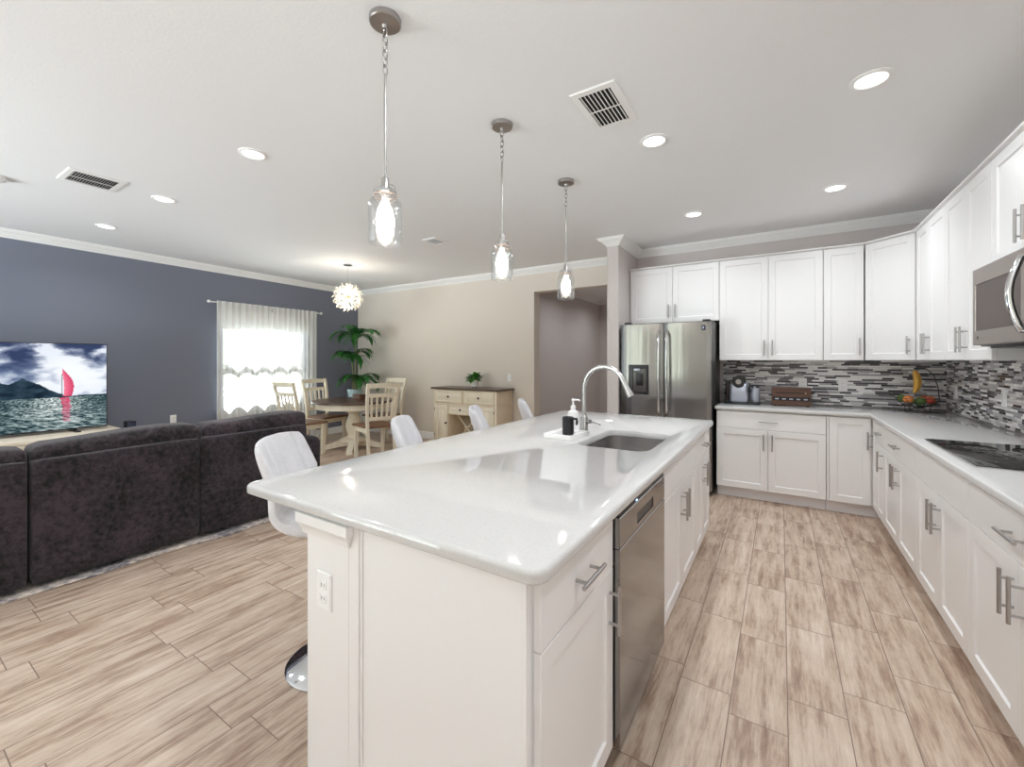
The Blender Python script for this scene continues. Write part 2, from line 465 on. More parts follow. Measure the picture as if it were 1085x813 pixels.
MB(LT).box(-.055, .03, WY0 - .03, WY1 + .03, WZ0 - .035, WZ0 - .002, .004).build('window_sill', M['trim'], w1)

# dining wall (beige) with the cased-less opening to the hall
OX0, OX1, OZ = -3.095, -1.66, 2.39
m = MB(); m.box(-7.4, OX0, YD, YD + .16, 0, CEIL); m.box(OX0, OX1, YD, YD + .16, OZ, CEIL)
struct(m.build('wall_dining', M['beige']))
# partition beside the fridge and kitchen end wall
PX0, PX1, PY = -1.66, -1.53, 4.63
struct(MB().box(PX0, PX1, PY, YD + .16, 0, CEIL).build('wall_partition', M['taupe']))
wb = struct(MB().box(PX1, XR + .16, YB, YB + .16, 0, CEIL).build('wall_back', M['taupe']))
m = MB(); SW = (-2.5, -0.5, .92, 2.2)  # unseen side window, added to light the island's drawer side
m.box(XR, XR + .16, YR - .2, SW[0], 0, CEIL); m.box(XR, XR + .16, SW[1], YB, 0, CEIL); m.box(XR, XR + .16, SW[0], SW[1], 0, SW[2]); m.box(XR, XR + .16, SW[0], SW[1], SW[3], CEIL)
wr = struct(m.build('wall_right', M['taupe']))
f = MB()
for a in ((SW[0], SW[0] + .05, SW[2], SW[3]), (SW[1] - .05, SW[1], SW[2], SW[3]), (SW[0] + .05, SW[1] - .05, SW[2], SW[2] + .05), (SW[0] + .05, SW[1] - .05, SW[3] - .05, SW[3]), (-1.525, -1.475, SW[2] + .05, SW[3] - .05)): f.box(XR + .05, XR + .12, *a)
w3 = struct(f.build('window_added', M['trim']))
for a, b in ((SW[0] + .05, -1.525), (-1.475, SW[1] - .05)): MB().box(XR + .082, XR + .088, a, b, SW[2] + .05, SW[3] - .05).build('pane', M['pane'], w3)
MB().box(-.552, XR - .009, YB - .008, YB - .0005, .916, 1.40).build('mosaic_backsplash', M['mosx'], wb)
MB().box(XR - .008, XR - .0005, 1.62, YB - .0005, .916, 1.47).build('mosaic_backsplash', M['mosy'], wr)

# wall behind the camera, with sliding glass doors to the garden
m = MB()
RX = [(-7.2, -6.3, 0, 2.74), (-3.3, 1.435, 0, 2.74), (-6.3, -3.3, 2.55, 2.74)]
for a, b, c, d in RX: m.box(a, b, YR - .16, YR, c, d)
struct(m.build('wall_rear', M['beige']))
def opening(name, x0, x1, z0, z1, n):
    f = MB(); w = (x1 - x0) / n
    f.box(x0, x1, YR - .12, YR - .04, z0, z0 + .05); f.box(x0, x1, YR - .12, YR - .04, z1 - .06, z1)
    for i in range(n + 1):
        c = x0 + w * i; f.box(max(x0, c - .04), min(x1, c + .04), YR - .12, YR - .04, z0 + .05, z1 - .06)
    o = struct(f.build(name, M['trim']))
    for i in range(n): MB().box(x0 + w * i + .04, x0 + w * (i + 1) - .04, YR - .085, YR - .078, z0 + .05, z1 - .06).build('pane', M['pane'], o)
opening('door_1', -6.3, -3.3, 0, 2.55, 3)
def portal(loc, rot, w, h):
    o = light('window_portal', 'AREA', loc, 1.0, shape='RECTANGLE', size=w, size_y=h); o.rotation_euler = rot; o.data.cycles.is_portal = True
portal((-4.8, YR - .17, 1.275), (PI / 2, 0, 0), 3.0, 2.55)
portal((XR + .17, -1.5, 1.56), (0, PI / 2, 0), 1.28, 2.0)
portal(tuple(LT @ Vector((-.17, (WY0 + WY1) / 2, (WZ0 + WZ1) / 2))), (0, -PI / 2, LWA), WZ1 - WZ0, WY1 - WY0)

# the hall seen through the opening
HX, HY = -3.55, 9.4
struct(MB().box(HX - .1, HX, YD + .16, HY + .1, 0, CEIL).build('wall_hall_side', M['taupe']))
struct(MB().box(HX, 1.5, HY, HY + .1, 0, CEIL).build('wall_hall_end', M['taupe']))
struct(MB().box(-.9, -.8, YB + .16, HY, 0, CEIL).build('wall_hall_inner', M['taupe']))
struct(MB().box(HX - .1, -.8, YD + .09, HY + .1, CEIL - .001, CEIL + .1).build('ceiling_hall', M['ceiling']))

# crown mouldings swept along the walls
CROWN = [(0, -.085), (.008, -.085), (.012, -.074), (.020, -.070), (.036, -.052), (.058, -.032), (.072, -.026), (.078, -.014), (.090, -.010), (.090, 0), (0, 0)]
BASE = [(0, 0), (.014, 0), (.014, .105), (.008, .118), (0, .122)]
def sweep(name, path, prof, ztop, mat='trim'):
    pts = [Vector((p[0], p[1])) for p in path]; Ls = []
    for i, p in enumerate(pts):
        ds = []
        if i > 0: ds.append((p - pts[i - 1]).normalized())
        if i < len(pts) - 1: ds.append((pts[i + 1] - p).normalized())
        ns = [Vector((-d.y, d.x)) for d in ds]
        if len(ns) == 1: nn = ns[0]
        else:
            nn = (ns[0] + ns[1]).normalized(); nn = nn / max(.2, nn.dot(ns[0]))
        Ls.append([(p.x + nn.x * o, p.y + nn.y * o, ztop + z) for o, z in prof])
    return struct(MB().loops(Ls).build(name, M[mat], sharp=25))
# paths run with the room on the left-hand side (normal points into the room)
g = .0006
cx, cy = lwx(YD) , YD
sweep('trim_1', [(PX0 - g, YD - g), (cx + g, YD - g), (lwx(YR) + g, YR + g)], CROWN, CEIL - g)
sweep('trim_2', [(XR - g, YR + g), (XR - g, YB - g), (PX1 + g, YB - g), (PX1 + g, PY - g), (PX0 - g, PY - g), (PX0 - g, YD - .095)], CROWN, CEIL - g)
sweep('trim_3', [(-.9 - g, HY - g), (HX + g, HY - g), (HX + g, YD + .17)], CROWN, CEIL - .002)
sweep('baseboard_dining', [(OX0 - .001, YD - g), (cx + g, YD - g)], BASE, g)
sweep('baseboard_left', [(lwx(YD - .02) + g, YD - .02), (lwx(YR) + g, YR + g)], BASE, g)
sweep('baseboard_hall', [(HX + g, HY - g), (HX + g, YD + .17)], BASE, g)

# ------------------------------------------------------------------ kitchen cabinets
def rect(x0, x1, z0, z1, y): return [(x0, y, z0), (x1, y, z0), (x1, y, z1), (x0, y, z1)]
def slab(x0, x1, z0, z1, t=.02):
    return MB().loops([rect(x0, x1, z0, z1, t), rect(x0, x1, z0, z1, .002), rect(x0 + .002, x1 - .002, z0 + .002, z1 - .002, 0)])
def shaker(x0, x1, z0, z1, t=.02, s=.058):
    s = min(s, (x1 - x0) * .3)
    r = lambda k, y: rect(x0 + k, x1 - k, z0 + k, z1 - k, y)
    return MB().loops([r(0, t), r(0, .002), r(.002, 0), r(s, 0), r(s + .005, .008), r(s + .0055, .0085)])
def pull(parent, x, z, horiz=False, L=.155, r=.0062):
    m = MB(); d = -.034
    if horiz:
        m.cyl((x - L / 2, d, z), (x + L / 2, d, z), r)
        for s in (-1, 1): m.cyl((x + s * L * .31, .001, z), (x + s * L * .31, d, z), .0048, seg=8)
    else:
        m.cyl((x, d, z - L / 2), (x, d, z + L / 2), r)
        for s in (-1, 1): m.cyl((x, .001, z + s * L * .31), (x, d, z + s * L * .31), .0048, seg=8)
    return m.build('handle', M['nickel'], parent)
GAP = .0016
def cabinet(name, label, loc, rz, w, zb, zt, depth, fronts, toe=False, group=None, top_trim=False, hollow=False):
    t = thing(name, label, 'cabinet', loc, rz, group)
    if hollow:
        m = MB(); m.box(.001, .018, .0215, depth, zb, zt); m.box(w - .018, w - .001, .0215, depth, zb, zt); m.box(.018, w - .018, .0215, depth, zb, zb + .018); m.box(.018, w - .018, depth - .012, depth, zb + .018, zt); m.box(.018, w - .018, .0215, .035, zb + .018, zt)
        m.build('body', M['cab'], t)
    else: MB().box(.001, w - .001, .0215, depth, zb, zt, .001, 1).build('body', M['cab'], t)
    if toe: MB().box(.001, w - .001, .085, depth - .01, .001, zb - .0005).build('toe_kick', M['toe'], t)
    if top_trim: MB().loops([[(x, -.002 - o, z) if k < 2 else (x, depth, z) for k, x in enumerate((.0005, w - .0005, w - .0005, .0005))] for o, z in ((-.018, zt + .0005), (-.018, zt + .004), (.012, zt + .012), (.012, zt + .024))]).build('top_moulding', M['cab'], t)
    for f in fronts:
        k, x0, x1, z0, z1 = f[:5]
        x0 += GAP; x1 -= GAP; z0 += GAP; z1 -= GAP
        if k == 'door':
            d = shaker(x0, x1, z0, z1).build('door', M['cab'], t)
            if f[5]:
                hx = x1 - .034 if 'R' in f[5] else x0 + .034
                hz = z1 - .115 if 't' in f[5] else z0 + .125
                pull(d, hx, hz)
        elif k == 'drawer':
            d = slab(x0, x1, z0, z1).build('drawer', M['cab'], t)
            if f[5]: pull(d, (x0 + x1) / 2, (z0 + z1) / 2, True)
        elif k == 'false':
            slab(x0, x1, z0, z1).build('false_drawer_front', M['cab'], t)
        elif k == 'filler':
            slab(x0, x1, z0, z1).build('filler_panel', M['cab'], t)
    return t

ZB, ZD, ZT, ZC = .112, .700, .868, .8765
CT0, CT1 = .878, .914
# --- back run (faces the camera), door faces at y = 4.745
cabinet('base_cabinet', 'white base cabinet under the coffee machine, one wide drawer above two doors', (-.553, 4.745, 0), 0, .898, ZB, ZC, .61,
        [('drawer', 0, .898, ZD, ZT, 1), ('door', 0, .447, ZB, ZD, 'Rt'), ('door', .447, .898, ZB, ZD, 'Lt')], True)
t = thing('corner_base_cabinet', 'white corner base cabinet with a tall two-leaf door in the inner angle of the counter', 'cabinet', (.347, 4.745, 0))
MB().prism([(.001, .0215), (.3395, .0215), (.3395, -.17), (.925, -.17), (.925, .605), (.001, .605)], ZB, ZC).build('body', M['cab'], t)
MB().prism([(.001, .085), (.402, .085), (.402, -.17), (.915, -.17), (.915, .6), (.001, .6)], .001, ZB - .0005).build('toe_kick', M['toe'], t)
MB().box(.001, .016, .001, .021, ZB, ZT, .001, 1).build('filler_strip', M['cab'], t)
shaker(.019, .309, ZB + GAP, ZT - GAP).build('door', M['cab'], t)
d = shaker(0, .155, ZB + GAP, ZT - GAP, s=.04); dT = Matrix.Translation((.318, -.012, 0)) @ Matrix.Rotation(-PI / 2, 4, 'Z')
for v in d.b.verts: v.co = dT @ v.co
d = d.build('door', M['cab'], t)
h = MB(); hx, hy = .284, -.028
h.cyl((hx, hy, .60), (hx, hy, .755), .0062)
for z in (.63, .725): h.cyl((hx, hy, z), (.319, hy, z), .0048, seg=8)
h.build('handle', M['nickel'], d)
# --- right run (faces -x), door faces at x = .665
RZ = -PI / 2
def right_base(name, label, y0, y1, fr): return cabinet(name, label, (.665, y0, 0), RZ, y0 - y1, ZB, ZC, .605, fr, True)
right_base('base_cabinet', 'narrow white base cabinet with one drawer and one door, next to the inner counter corner', 4.573, 4.272,
           [('drawer', 0, .301, ZD, ZT, 1), ('door', 0, .301, ZB, ZD, 'Rt')])
right_base('base_cabinet', 'white base cabinet with one drawer and two doors, between the cooktop and the counter corner', 4.27, 3.347,
           [('drawer', 0, .923, ZD, ZT, 1), ('door', 0, .461, ZB, ZD, 'Rt'), ('door', .461, .923, ZB, ZD, 'Lt')])
right_base('base_cabinet', 'white base cabinet under the black cooktop, plain panel without handle above two doors', 3.345, 2.536,
           [('false', 0, .809, ZD, ZT), ('door', 0, .4045, ZB, ZD, 'Rt'), ('door', .4045, .809, ZB, ZD, 'Lt')])
right_base('base_cabinet', 'white base cabinet nearest the camera on the cooktop side, drawer above two doors', 2.534, 1.64,
           [('drawer', 0, .894, ZD, ZT, 1), ('door', 0, .447, ZB, ZD, 'Rt'), ('door', .447, .894, ZB, ZD, 'Lt')])
# --- worktop, L-shaped
ct = MB().prism([(-.566, 4.722), (.64, 4.722), (.64, 1.625), (XR - .009, 1.625), (XR - .009, YB - .009), (-.566, YB - .009)], CT0, CT1, .011, 3).build('countertop', M['quartz'])
tag(ct, 'L-shaped white quartz countertop along the mosaic walls', 'countertop')

# --- wall cabinets
UZ0, UZ1 = 1.372, 2.43
UY = 5.03
def up(label, loc, rz, w, fr, z0=UZ0, depth=.3245, name='wall_cabinet'):
    return cabinet(name, label, loc, rz, w, z0, UZ1, depth, fr, False, None, True)
up('wide low white wall cabinet with two doors above the steel fridge', (-1.527, UY, 0), 0, .967, [('door', .02, .489, 1.80, UZ1, 'Rb'), ('door', .489, .967, 1.80, UZ1, 'Lb')], 1.80)
up('tall two-door white wall cabinet above the coffee machine, beside the fridge', (-.558, UY, 0), 0, .898, [('door', 0, .449, UZ0, UZ1, 'Rb'), ('door', .449, .898, UZ0, UZ1, 'Lb')])
up('narrow single-door white wall cabinet on the end wall, beside the angled corner unit', (.342, UY, 0), 0, .303, [('door', 0, .303, UZ0, UZ1, 'Rb')])
# angled corner cabinet
t = thing('corner_wall_cabinet', 'angled white wall cabinet across the corner above the fruit bowl', 'cabinet', (.6475, UY, 0))
A, B = (.6475, 5.03), (.9415, 4.751)
Lc = math.hypot(B[0] - A[0], B[1] - A[1]); ang = math.atan2(B[1] - A[1], B[0] - A[0])
dT = Matrix.Rotation(ang, 4, 'Z')
off = dT @ Vector((0, .0215, 0)); b0 = (off.x, off.y); b1 = (B[0] - A[0] + off.x, B[1] - A[1] + off.y)
MB().prism([(.001, .022), (b0[0] + .001, b0[1]), (b1[0], b1[1]), (.3155, b1[1]), (.3155, -.276), (XR - A[0] - .002, -.276), (XR - A[0] - .002, .3245), (.001, .3245)][1:], UZ0, UZ1).build('body', M['cab'], t)
dd = shaker(.006, Lc - .006, UZ0 + GAP, UZ1 - GAP)
for v in dd.b.verts: v.co = dT @ v.co
dd = dd.build('door', M['cab'], t)
hm = MB(dT); hx = Lc - .045
hm.cyl((hx, -.034, UZ0 + .05), (hx, -.034, UZ0 + .205), .0062)
for z in (.08, .175): hm.cyl((hx, .001, UZ0 + z), (hx, -.034, UZ0 + z), .0048, seg=8)
hm.build('handle', M['nickel'], dd)
m = MB(dT); m.loops([[(x, y if k < 2 else .12, z) for k, x in enumerate((.0, Lc, Lc - .1, .1))] for y, z in ((.016, UZ1 + .0005), (.016, UZ1 + .004), (-.014, UZ1 + .012), (-.014, UZ1 + .024))])
m.build('top_moulding', M['cab'], t)
up('two-door white wall cabinet on the cooktop wall, beside the angled corner unit', (.94, 4.747, 0), RZ, .735, [('door', 0.02, .352, UZ0, UZ1, 'Rb'), ('door', .352, .735, UZ0, UZ1, 'Lb')], depth=.333)
up('two-door white wall cabinet between the microwave and the cabinet near the corner', (.94, 4.01, 0), RZ, .758, [('door', 0, .379, UZ0, UZ1, 'Rb'), ('door', .379, .758, UZ0, UZ1, 'Lb')], depth=.333)
up('short white wall cabinet with two doors above the microwave', (.94, 3.25, 0), RZ, .76, [('door', 0, .405, 1.862, UZ1, 'Rb'), ('door', .405, .76, 1.862, UZ1, 'Lb')], 1.862, depth=.333)

# ------------------------------------------------------------------ appliances
def cpanel(x0, x1, z0, z1, yf, bulge, yb, n=16, ch=.012):
    """slab with a gently bowed front (local, faces -y)"""
    m = MB(); Ls = []
    c = (x0 + x1) / 2; hw = (x1 - x0) / 2
    pts = []
    for i in range(n + 1):
        s = -1 + 2 * i / n
        x = c + hw * s; y = yf - bulge * (1 - s * s)
        if i == 0 or i == n: y += ch * .6
        pts.append((x, y))
    pts = [(x0, yb)] + pts + [(x1, yb)]
    for z, k in ((z0, .004), (z0 + .004, 0), (z1 - .004, 0), (z1, .004)):
        Ls.append([(c + (x - c) * (1 - k / hw), y + (k if 0 < i < len(pts) - 1 else 0), z) for i, (x, y) in enumerate(pts)])
    return m.loops(Ls)
# refrigerator: French doors, faces the camera
t = thing('refrigerator', 'stainless steel french-door refrigerator with a black water dispenser', 'refrigerator', (-1.5, 4.62, 0))
FW = .915
MB().box(0, FW, .085, .72, .02, 1.775, .006).build('body', M['dark_metal'], t)
for a, b, hx in ((.003, .4555, .418), (.4595, FW - .003, .497)):
    d = cpanel(a, b, .70, 1.765, .006, .016, .08).build('door', M['fridge'], t)
    hp = [(hx, .0, .80), (hx, -.045, .83)] + [(hx, -.052 - .014 * math.sin(PI * i / 10), .86 + .76 * i / 10) for i in range(11)] + [(hx, -.045, 1.65), (hx, .0, 1.68)]
    MB().tube(hp, .0125, 12).build('handle', M['chrome'], d)
    if a < .1:
        dm = MB(); dm.loops([rect(.095, .305, 1.005, 1.325, .0), rect(.095, .305, 1.005, 1.325, -.0215), rect(.098, .302, 1.008, 1.322, -.023), rect(.135, .288, 1.03, 1.29, -.023), rect(.140, .283, 1.035, 1.285, -.0165)])
        dp = dm.build('water_dispenser', M['black'], d)
        MB().box(.141, .282, -.0175, -.0166, 1.036, 1.284).build('dispenser_recess', M['grey_glass'], dp)
        MB().box(.175, .248, -.0205, -.0177, 1.10, 1.235, .002).build('dispenser_paddle', M['black'], dp)
        MB().box(.15, .215, -.0245, -.0178, 1.262, 1.283, .001).build('dispenser_display', M['silver'], dp)
    else:
        bm_ = MB().box(.825, .862, -.006, -.0015, 1.675, 1.725, .003)
        bo = bm_.build('badge', M['navy'], d)
        MB().box(.838, .849, -.0075, -.0058, 1.690, 1.713, .002).build('badge_mark', M['silver'], bo)
d = cpanel(.003, FW - .003, .06, .69, .006, .02, .08).build('freezer_drawer', M['fridge'], t)
MB().tube([(.10, 0, .62), (.10, -.05, .62), (.2, -.06, .62), (FW - .2, -.06, .62), (FW - .10, -.05, .62), (FW - .10, 0, .62)], .0125, 12).build('handle', M['chrome'], d)
for hx in (.02, FW - .09): MB().box(hx, hx + .07, .06, .16, 1.776, 1.790, .003).build('hinge_cover', M['dark_metal'], t)
for x in (.06, FW - .06): MB().cyl((x, .14, 0), (x, .14, .021), .02).build('foot', M['black'], t)

# over-the-range microwave (faces -x)
t = thing('microwave', 'stainless steel microwave with dark window mounted above the cooktop', 'microwave', (.868, 3.248, 0), RZ)
MW = .756
MB().box(0, MW, .03, .398, 1.445, 1.855, .004).build('body', M['dark_metal'], t)
d = MB().loops([rect(.002, .60, 1.452, 1.853, .029), rect(.002, .60, 1.452, 1.853, .004), rect(.006, .596, 1.456, 1.849, 0), rect(.035, .545, 1.525, 1.77, 0), rect(.037, .543, 1.527, 1.768, .004)], True, False).build('door', M['mw'], t)
MB().box(.0375, .5425, .0035, .008, 1.5275, 1.7675).build('window_glass', M['mww'], d)
hp = [(.585, .002, 1.50)] + [(.585, -.012 - .034 * math.sin(PI * i / 14), 1.50 + .31 * i / 14) for i in range(15)] + [(.585, .002, 1.81)]
MB().tube(hp, .014, 12).build('handle', M['chrome'], d)
MB().box(.062, .078, -.0015, .001, 1.482, 1.498, .002).build('maker_mark', M['dark_metal'], d)
p = MB().box(.603, MW - .002, .003, .029, 1.452, 1.853, .003).build('control_panel', M['black_gloss'], t)
for i in range(4):
    for j in range(3): MB().box(.63 + j * .035, .655 + j * .035, .0005, .0028, 1.50 + i * .05, 1.53 + i * .05, .001).build('button', M['grey_glass'], p)
MB().box(.02, MW - .02, .06, .36, 1.435, 1.4445, .003).build('vent_grille', M['black'], t)

# cooktop
t = thing('cooktop', 'black glass cooktop set into the counter under the microwave', 'cooktop', (.70, 3.35, CT1))
MB().box(0, .50, -.755, 0, .0006, .005, .002).build('steel_frame', M['steel'], t)
MB().box(.007, .493, -.748, -.007, .0052, .0085, .001).build('glass_top', M['black_gloss'], t)
rm = MB()
for cx_, cy_, r in ((.14, -.2, .09), (.14, -.55, .075), (.36, -.2, .075), (.36, -.55, .1)):
    rm = MB(); rm.torus((cx_, cy_, .0088), r, .0006, seg=40, rs=4); rm.build('burner_ring', M['grey_glass'], t)

# ------------------------------------------------------------------ island
IX0, IX1, IY0, IY1 = -1.70, -.435, .80, 3.585
IF = -.462
RI = PI / 2
def isl(name, label, y0, y1, fr, hollow=False): return cabinet(name, label, (IF, y0, 0), RI, y1 - y0, ZB, ZC, .60, fr, True, hollow=hollow)
isl('base_cabinet', 'white island cabinet next to the dishwasher, one drawer above one door, nearest the camera', .852, 1.345,
    [('drawer', 0, .493, ZD, ZT, 1), ('door', 0, .493, ZB, ZD, 'Rt')])
isl('sink_base_cabinet', 'white island cabinet under the sink, plain panel above two doors', 1.99, 2.925,
    [('filler', 0, .05, ZB, ZT), ('false', .05, .935, ZD, ZT), ('door', .05, .4925, ZB, ZD, 'Rt'), ('door', .4925, .935, ZB, ZD, 'Lt')], True)
isl('base_cabinet', 'white island cabinet at the fridge end, one drawer above two narrow doors', 2.927, 3.545,
    [('drawer', 0, .618, ZD, ZT, 1), ('door', 0, .309, ZB, ZD, 'Rt'), ('door', .309, .618, ZB, ZD, 'Lt')])
# island shell: end panel, post with capital, knee wall (fixed to each other)
t = thing('island_end_panel', 'white island end wall with panel, corner post and small capital under the counter', 'island panel', (-1.32, .83, 0))
o = (-1.32, .83, 0)
MB().box(-1.10, IF - .022, .832, .8505, .001, ZC, .001, 1).build('end_panel', M['cab'], t, org=o)
MB().box(-1.32, -1.105, .822, 3.545, .001, ZC, .002, 1).build('knee_wall', M['cab'], t, org=o)
MB().loops([[(x0, y0, z), (x1, y0, z), (x1, .8315, z), (x0, .8315, z)] for x0, x1, y0, z in ((-1.104, -1.062, .8225, .001), (-1.104, -1.062, .8225, ZC))]).build('batten', M['cab'], t, org=o)
MB().box(-1.0615, -1.052, .827, .8318, .001, ZC).build('batten_bead', M['cab'], t, org=o)
MB().box(-.496, IF - .0225, .826, .8318, .001, ZC, .001, 1).build('corner_stile', M['cab'], t, org=o)
cap = []
for k, z in ((.002, .805), (.010, .808), (.012, .822), (.020, .838), (.026, .846), (.026, .876)):
    cap.append([(-1.32 - k, .822 - k, z), (-1.105 + k * .8, .822 - k, z), (-1.105 + k * .8, .8215, z), (-1.32 - k, .8215, z)])
MB().loops(cap).build('capital', M['cab'], t, org=o)
# the stone top with a cut-out
def rrect(x0, x1, y0, y1, r, z, n=6):
    P = []
    for cx_, cy_, a0 in ((x1 - r, y1 - r, 0), (x0 + r, y1 - r, PI / 2), (x0 + r, y0 + r, PI), (x1 - r, y0 + r, 1.5 * PI)):
        for i in range(n + 1):
            a = a0 + PI / 2 * i / n; P.append((cx_ + r * math.cos(a), cy_ + r * math.sin(a), z))
    return P
SX0, SX1, SY0, SY1 = -.955, -.565, 2.14, 2.74
Ls = []
def outer(ins, z): Ls.append(rrect(IX0 + ins, IX1 - ins, IY0 + ins, IY1 - ins, .045 - ins, z))
def inner(r, z): Ls.append(rrect(SX0 - r, SX1 + r, SY0 - r, SY1 + r, .07 + r, z))
inner(0, CT0); inner(0, CT1 - .003); inner(.003, CT1)
for k in range(6):
    a = PI / 2 * k / 5; outer(.014 - .014 * math.sin(a), CT1 - .014 + .014 * math.cos(a))
for k in range(5):
    a = PI / 2 * k / 4; outer(.008 - .008 * math.cos(a), CT0 + .008 - .008 * math.sin(a))
Ls.append(Ls[0])
m = MB(); m.loops(Ls, False, False); bmesh.ops.remove_doubles(m.b, verts=m.b.verts, dist=1e-6)
tag(m.build('island_countertop', M['quartz'], sharp=50), 'long white quartz island top with rounded corners and a sink cut-out', 'countertop')
# sink bowl
t = thing('sink', 'stainless steel undermount sink in the island top', 'sink', (SX0, SY0, 0))
o = (SX0, SY0, 0)
SL = [rrect(SX0 - .012, SX1 + .012, SY0 - .012, SY1 + .012, .08, CT0 - .0005), rrect(SX0 - .004, SX1 + .004, SY0 - .004, SY1 + .004, .072, CT0 - .0008)]
for k in range(5):
    a = PI / 2 * k / 4; SL.append(rrect(SX0 - .004 + .03 * (1 - math.cos(a)), SX1 + .004 - .03 * (1 - math.cos(a)), SY0 - .004 + .03 * (1 - math.cos(a)), SY1 + .004 - .03 * (1 - math.cos(a)), .07, CT0 - .17 - .03 * math.sin(a)))
MB().loops(SL, False, True).build('bowl', M['sink'], t, org=o)
MB().lathe([(.045, CT0 - .1995), (.042, CT0 - .196), (.03, CT0 - .1975), (.012, CT0 - .1985)], 24, ((SX0 + SX1) / 2, (SY0 + SY1) / 2)).build('drain', M['chrome'], t, org=o)
# faucet
t = thing('kitchen_faucet', 'tall arched brushed nickel pull-down faucet beside the island sink', 'faucet', (-1.045, 2.50, CT1))
MB().lathe([(.030, .0005), (.030, .006), (.024, .012), (.023, .10), (.016, .115)], 24).build('base', M['steel'], t)
R_ = .135; zc = .285
pts = [(0, 0, .11), (0, 0, zc)] + [(R_ - R_ * math.cos(PI * i / 16), 0, zc + R_ * math.sin(PI * i / 16)) for i in range(1, 15)]
m = MB(Matrix.Rotation(-.12, 4, 'Z'))
fp = m.T
mm = MB(); mm.tube([tuple(fp @ Vector(p)) for p in pts], .0135, 14); mm.build('spout', M['steel'], t)
e1 = Vector(pts[-1]); dv = (Vector(pts[-1]) - Vector(pts[-2])).normalized()
mm = MB(); mm.tube([tuple(fp @ (e1 + dv * s)) for s in (0, .01, .012, .05, .085, .10)], [.0135, .0135, .0165, .0165, .021, .020], 16); mm.build('spray_head', M['steel'], t)
hb = MB(); hb.cyl((.02, .004, .075), (.045, -.008, .078), .013, .012); hb.cyl((.045, -.008, .078), (.115, -.028, .066), .0055, .0045)
hb.build('lever', M['steel'], t)
# tray, soap bottle, black cup
tr = (-1.095, 2.215, CT1)
t = thing('tray', 'small white marble tray beside the faucet', 'tray', tr, -.06)
Ls = []
for k, z in ((.002, .0006), (0, .003), (0, .028), (.0015, .0295), (.007, .0295), (.009, .022)):
    Ls.append(rrect(-.095 + k, .09 - k, -.0 + k, .235 - k, .008, z, 3))
MB().loops(Ls).build('dish', M['white_gloss'], t)
sb = (-1.072, 2.392, CT1 + .0227)
t = thing('soap_bottle', 'white pump bottle standing on the marble tray', 'soap dispenser', sb)
MB().lathe([(.030, 0), (.034, .003), (.0345, .105), (.030, .122), (.016, .132), (.0135, .142)], 24).build('bottle', M['white_plastic'], t)
MB().lathe([(.016, .1425), (.016, .158), (.011, .160), (.0055, .162), (.0055, .186), (.010, .188), (.010, .200), (.004, .203)], 16).build('pump', M['white_plastic'], t)
MB().tube([(.0, 0, .195), (.035, .0, .196), (.043, 0, .188)], [.006, .005, .0042], 10).build('nozzle', M['white_plastic'], t)
cb = (-1.055, 2.28, CT1 + .0227)
t = thing('cup', 'black matt cup with a side handle on the marble tray', 'cup', cb)
MB().lathe([(.031, 0), (.034, .003), (.034, .102), (.031, .104), (.029, .101), (.029, .01)], 26).build('body', M['black'], t)
MB().tube([(.031, .0, .094), (.052, .006, .095), (.054, .007, .078), (.05, .006, .06)], [.0075, .0075, .0075, .006], 8).build('handle', M['black'], t)
# outlet on the post
def outlet(name, label, loc, rz, kind='outlet', group=None):
    t = thing(name, label, kind, loc, rz, group)
    MB().loops([rect(-.036, .036, -.059, .059, -.0005), rect(-.036, .036, -.059, .059, -.003), rect(-.032, .032, -.055, .055, -.0065)]).build('cover_plate', M['white_plastic'], t)
    if kind == 'outlet':
        for s in (-1, 1):
            f = MB().box(-.0165, .0165, -.0085, -.0066, s * .021 - .0135, s * .021 + .0135, .003).build('socket', M['white_gloss'], t)
            sl = MB()
            for x in (-.006, .006): sl.box(x - .001, x + .001, -.0089, -.0084, s * .021 - .004, s * .021 + .006)
            sl.build('slot', M['dark_gap'], f)
    else:
        MB().box(-.016, .016, -.010, -.0066, -.032, .032, .002).build('rocker', M['white_gloss'], t)
    return t
outlet('outlet', 'white double outlet on the white post at the near end of the island', (-1.222, .8215, .642), 0)
outlet('outlet', 'white outlet on the mosaic wall above the walnut box', (.19, YB - .0085, 1.125), 0)
outlet('outlet', 'white outlet on the mosaic end wall between the walnut box and the fruit bowl', (.522, YB - .0085, 1.122), 0)
outlet('light_switch', 'white rocker switch on the mosaic wall close to the corner behind the fruit bowl', (XR - .0085, 5.11, 1.10), RZ, 'switch')
outlet('light_switch', 'white rocker switch on the mosaic wall above the cooktop', (XR - .0085, 4.17, 1.12), RZ, 'switch')
outlet('light_switch', 'white rocker switch on the beige wall above the cream sideboard', (-3.53, YD - .0005, 1.105), 0, 'switch')
outlet('outlet', 'white outlet low on the slate blue wall between television and curtains', tuple(LT @ Vector((.0005, 2.40, .575))), LWA + PI / 2)

